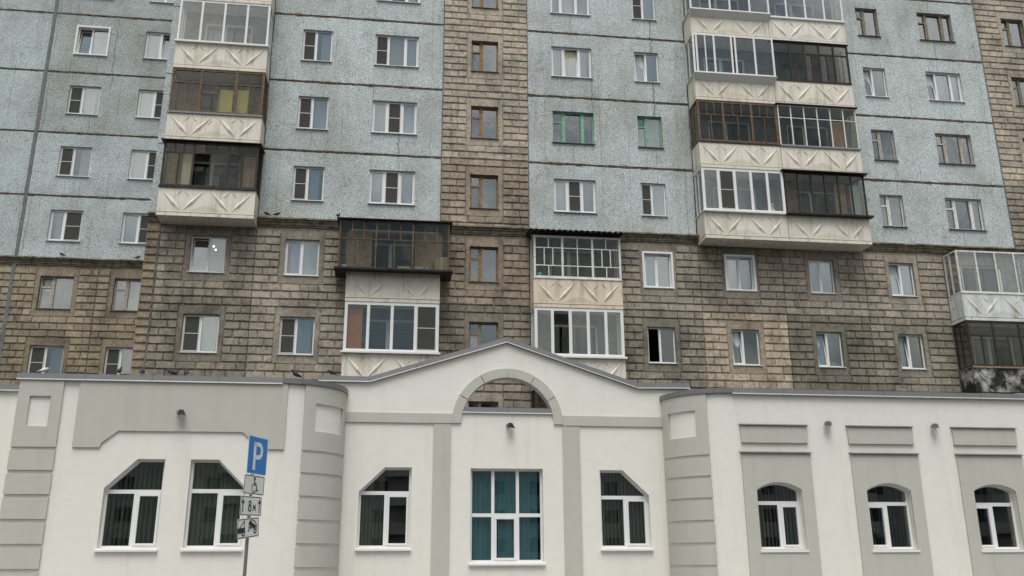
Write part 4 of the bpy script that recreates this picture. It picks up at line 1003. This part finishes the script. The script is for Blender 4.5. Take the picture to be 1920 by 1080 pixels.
pigeon(-4.25, AY+.28, CT-.13, 190, 'low pigeon half hidden behind the annex cap above the right dark window', up_=False)
pigeon(-2.36, AY+.05, CT, 205, 'lone pigeon on the annex cap near the rounded left corner')
pigeon(-1.62, CY+.05, 6.16, 200, 'pigeon lying flat on the end of the gable cap', up_=False, s=.9)
pigeon(-8.17, AY+.08, CT, 20, 'white pigeon on the left end of the annex cap', 'pigeon_white', False, .9)
pigeon(-13.2, YL-.12, 13.125, 170, 'dark pigeon on the left ledge below the blue wall, nearer the grey seam', up_=False)
pigeon(-10.35, YL-.12, 13.125, 20, 'dark pigeon on the left ledge beside the brown corner strip', up_=False, s=.9)
pigeon(-4.62, -.12, 13.125, 180, 'dark pigeon on the ledge right beside the lowest cream balcony', up_=False)
pigeon(-4.28, -.12, 13.125, 10, 'second dark pigeon on the ledge from the lowest cream balcony', up_=False)
pigeon(-2.10, -1.05, 12.957-2.8+2.66, 70, 'pigeon on the left end of the dark balcony canopy')
pigeon(2.86, -.03, FZ(-2)+OZ0+.01, 30, 'pigeon on the sill of the stair window just above the gable cap', s=1.05)

# ------------------------------------------------------------------ things on balconies and sills
zA = FZ(-1)+.85
def crate(name, x0, x1, y0, y1, z0, z1, mat, label, cat, lid=True):
    o = thing(name, ((x0+x1)/2, (y0+y1)/2, z0), label, cat); hw, hd, h_ = (x1-x0)/2, (y1-y0)/2, z1-z0
    b = MB(); b.box(-hw, hw, -hd, hd, 0, h_-.004); build(b, 'body', mat, o)
    b = MB(); b.box(-hw-.003, -.006, -hd-.003, hd, h_-.003, h_+.004); b.box(.006, hw+.003, -hd-.003, hd, h_-.003, h_+.004); build(b, 'flap', mat, o)
    b = MB(); b.box(-.03, .03, -hd-.005, -hd-.0005, .0, h_-.003); build(b, 'tape', 'print_beige', o)
    return o
crate('cardboard_box', 1.25, 1.70, -1.0, -.72, zA, zA+.56, 'cardboard', 'upright cardboard box behind the dark glazing of the projecting balcony', 'box')
crate('gift_box', -.02, .42, -1.0, -.80, zA, zA+.17, 'print_beige', 'beige printed box left of the blue one in the projecting dark balcony', 'box')
crate('gift_box', .55, .84, -1.0, -.80, zA, zA+.17, 'print_beige', 'beige printed box touching the blue box in the projecting dark balcony', 'box')
crate('gift_box', .85, 1.12, -1.0, -.80, zA, zA+.18, 'print_blue', 'blue printed box in the projecting dark balcony', 'box')
def lathe(b, prof, n=14, mi=0):
    rg = []
    for r_, z in prof: rg.append(len(b.v)); b.v += [(r_*math.cos(6.2832*j/n), r_*math.sin(6.2832*j/n), z) for j in range(n)]
    for a, c in zip(rg, rg[1:]):
        for j in range(n): b.f.append((a+j, a+(j+1) % n, c+(j+1) % n, c+j)); b.mi.append(mi)
def pot(name, x, Y, z, prof, mat, label, cat, plant=0):
    o = thing(name, (x, Y, z), label, cat); b = MB(); lathe(b, prof); build(b, 'vessel', mat, o, smooth=True)
    if plant:
        b = MB()
        for i in range(70):
            a = random.uniform(0, 6.28); rr = random.uniform(.01, .13); h_ = random.uniform(.08, .34); c = Vector((rr*math.cos(a), rr*math.sin(a)*.6, prof[-1][1]+h_*.7)); s = random.uniform(.02, .045)
            u = Vector((random.uniform(-1, 1), random.uniform(-1, 1), random.uniform(-1, 1))).normalized()*s; v_ = Vector((random.uniform(-1, 1), random.uniform(-1, 1), random.uniform(-.3, 1))).normalized()*s*.5
            b.poly([c-u, c+v_, c+u, c-v_])
        b.tube([(0, 0, prof[-1][1]-.05), (.01, 0, prof[-1][1]+.2)], .006, 6); build(b, 'foliage', 'leaf', o)
    return o
pot('potted_plant', -1.82, -.95, zA, [(.0, .005), (.07, .005), (.09, .10), (.085, .16)], 'white_ceramic', 'potted plant at the left end of the projecting dark balcony', 'plant', 1)
pot('bowl', -1.15, -.95, zA, [(.0, .0), (.07, .0), (.10, .04), (.11, .10), (.10, .10)], 'navy_ceramic', 'dark blue bowl on the ledge of the projecting dark balcony', 'bowl')
pot('bucket', 4.93, -.74, FZ(-1)+.85, [(.0, .0), (.08, .0), (.11, .16), (.075, .18), (.05, .22), (.0, .225)], 'teal_plastic', 'teal plastic pot in the lattice-glazed balcony under the corrugated roof', 'pot')
pot('vase', 13.75, -.72, FZ(0)+.86, [(.0, .0), (.07, .0), (.11, .08), (.10, .16), (.03, .22), (.035, .36), (.06, .40), (.03, .43), (0, .435)], 'white_ceramic', 'white swan-necked vase in the five-pane white balcony', 'vase')
pot('potted_plant', 22.0, .23, FZ(2)+OZ0+.055, [(.0, .0), (.06, .0), (.08, .10)], 'teal_plastic', 'leafy houseplant behind the tilted three-pane window at the right', 'plant', 1)
crate('storage_box', 15.84, 16.10, .27, .36, FZ(-2)+OZ0+.06, FZ(-2)+OZ0+.24, 'lime_card', 'bright lime green box on the inner sill of the lower window', 'box')
crate('storage_box', 16.1, 16.2, .27, .36, FZ(-2)+OZ0+.06, FZ(-2)+OZ0+.2, 'print_blue', 'small blue box right of the lime green box', 'box')
for bx in (6.2, ):
    pass
lamp = thing('ceiling_lamp', (-6.35, .95, FZ(-1)+2.62), 'lit lamp with warm bulbs seen through the upper left brown-wall window', 'lamp')
b = MB(); b.tube([(0, 0, 0), (0, 0, -.45)], .01, 6)
for a in (0, 120, 240): b.tube([(0, 0, -.45), (.30*math.cos(R(a)), .22*math.sin(R(a)), -.5)], .008, 6)
build(b, 'stem', 'lamp_grey', lamp)
for a in (0, 120, 240):
    b = MB(); lathe(b, [(0, -.03), (.015, -.025), (.023, -.008), (.02, .015), (.0, .03)], 10); build(b, 'bulb', 'bulb', lamp, (.30*math.cos(R(a)), .22*math.sin(R(a)), -.53))

# ------------------------------------------------------------------ block across the street (mirrored in the panes)
face = thing('apartment_building', (5, -78, 0), 'plain grey apartment block across the street, mirrored in the annex panes', 'building')
b = MB(); b.box(-45, 95, -12, 0, 0, 22); build(b, 'wall', 'facing', face)
b = MB(); b.box(-45.4, 95.4, -12.4, .4, 22.003, 22.5); build(b, 'roof', 'dark_metal', face)
fwm = cached(('fwin',), 'window', ['facing_frame', 'facing_dark'], lambda b: (b.ring(-.8, .8, 0, 1.5, .08, .0, .05), b.box(-.04, .04, 0, .05, .08, 1.42), b.box(-.72, .72, .003, .02, .08, 1.42, 1)))
fbm = cached(('fbal',), 'balcony', 'paint_white', lambda b: (b.box(-1.5, 1.5, .002, 1.0, -.2, -.05), b.box(-1.5, 1.5, .93, 1.0, -.05, 1.0), b.box(-1.5, -1.43, .002, .93, -.05, 1), b.box(1.43, 1.5, .002, .93, -.05, 1)))
for i in range(34):
    for k in range(7):
        obj('window', fwm, face, (-42+4*i, .002, 2.2+2.85*k))
    if i % 4 == 1:
        for k in range(1, 7): obj('balcony', fbm, face, (-40+4*i, 0, 1.3+2.85*k))
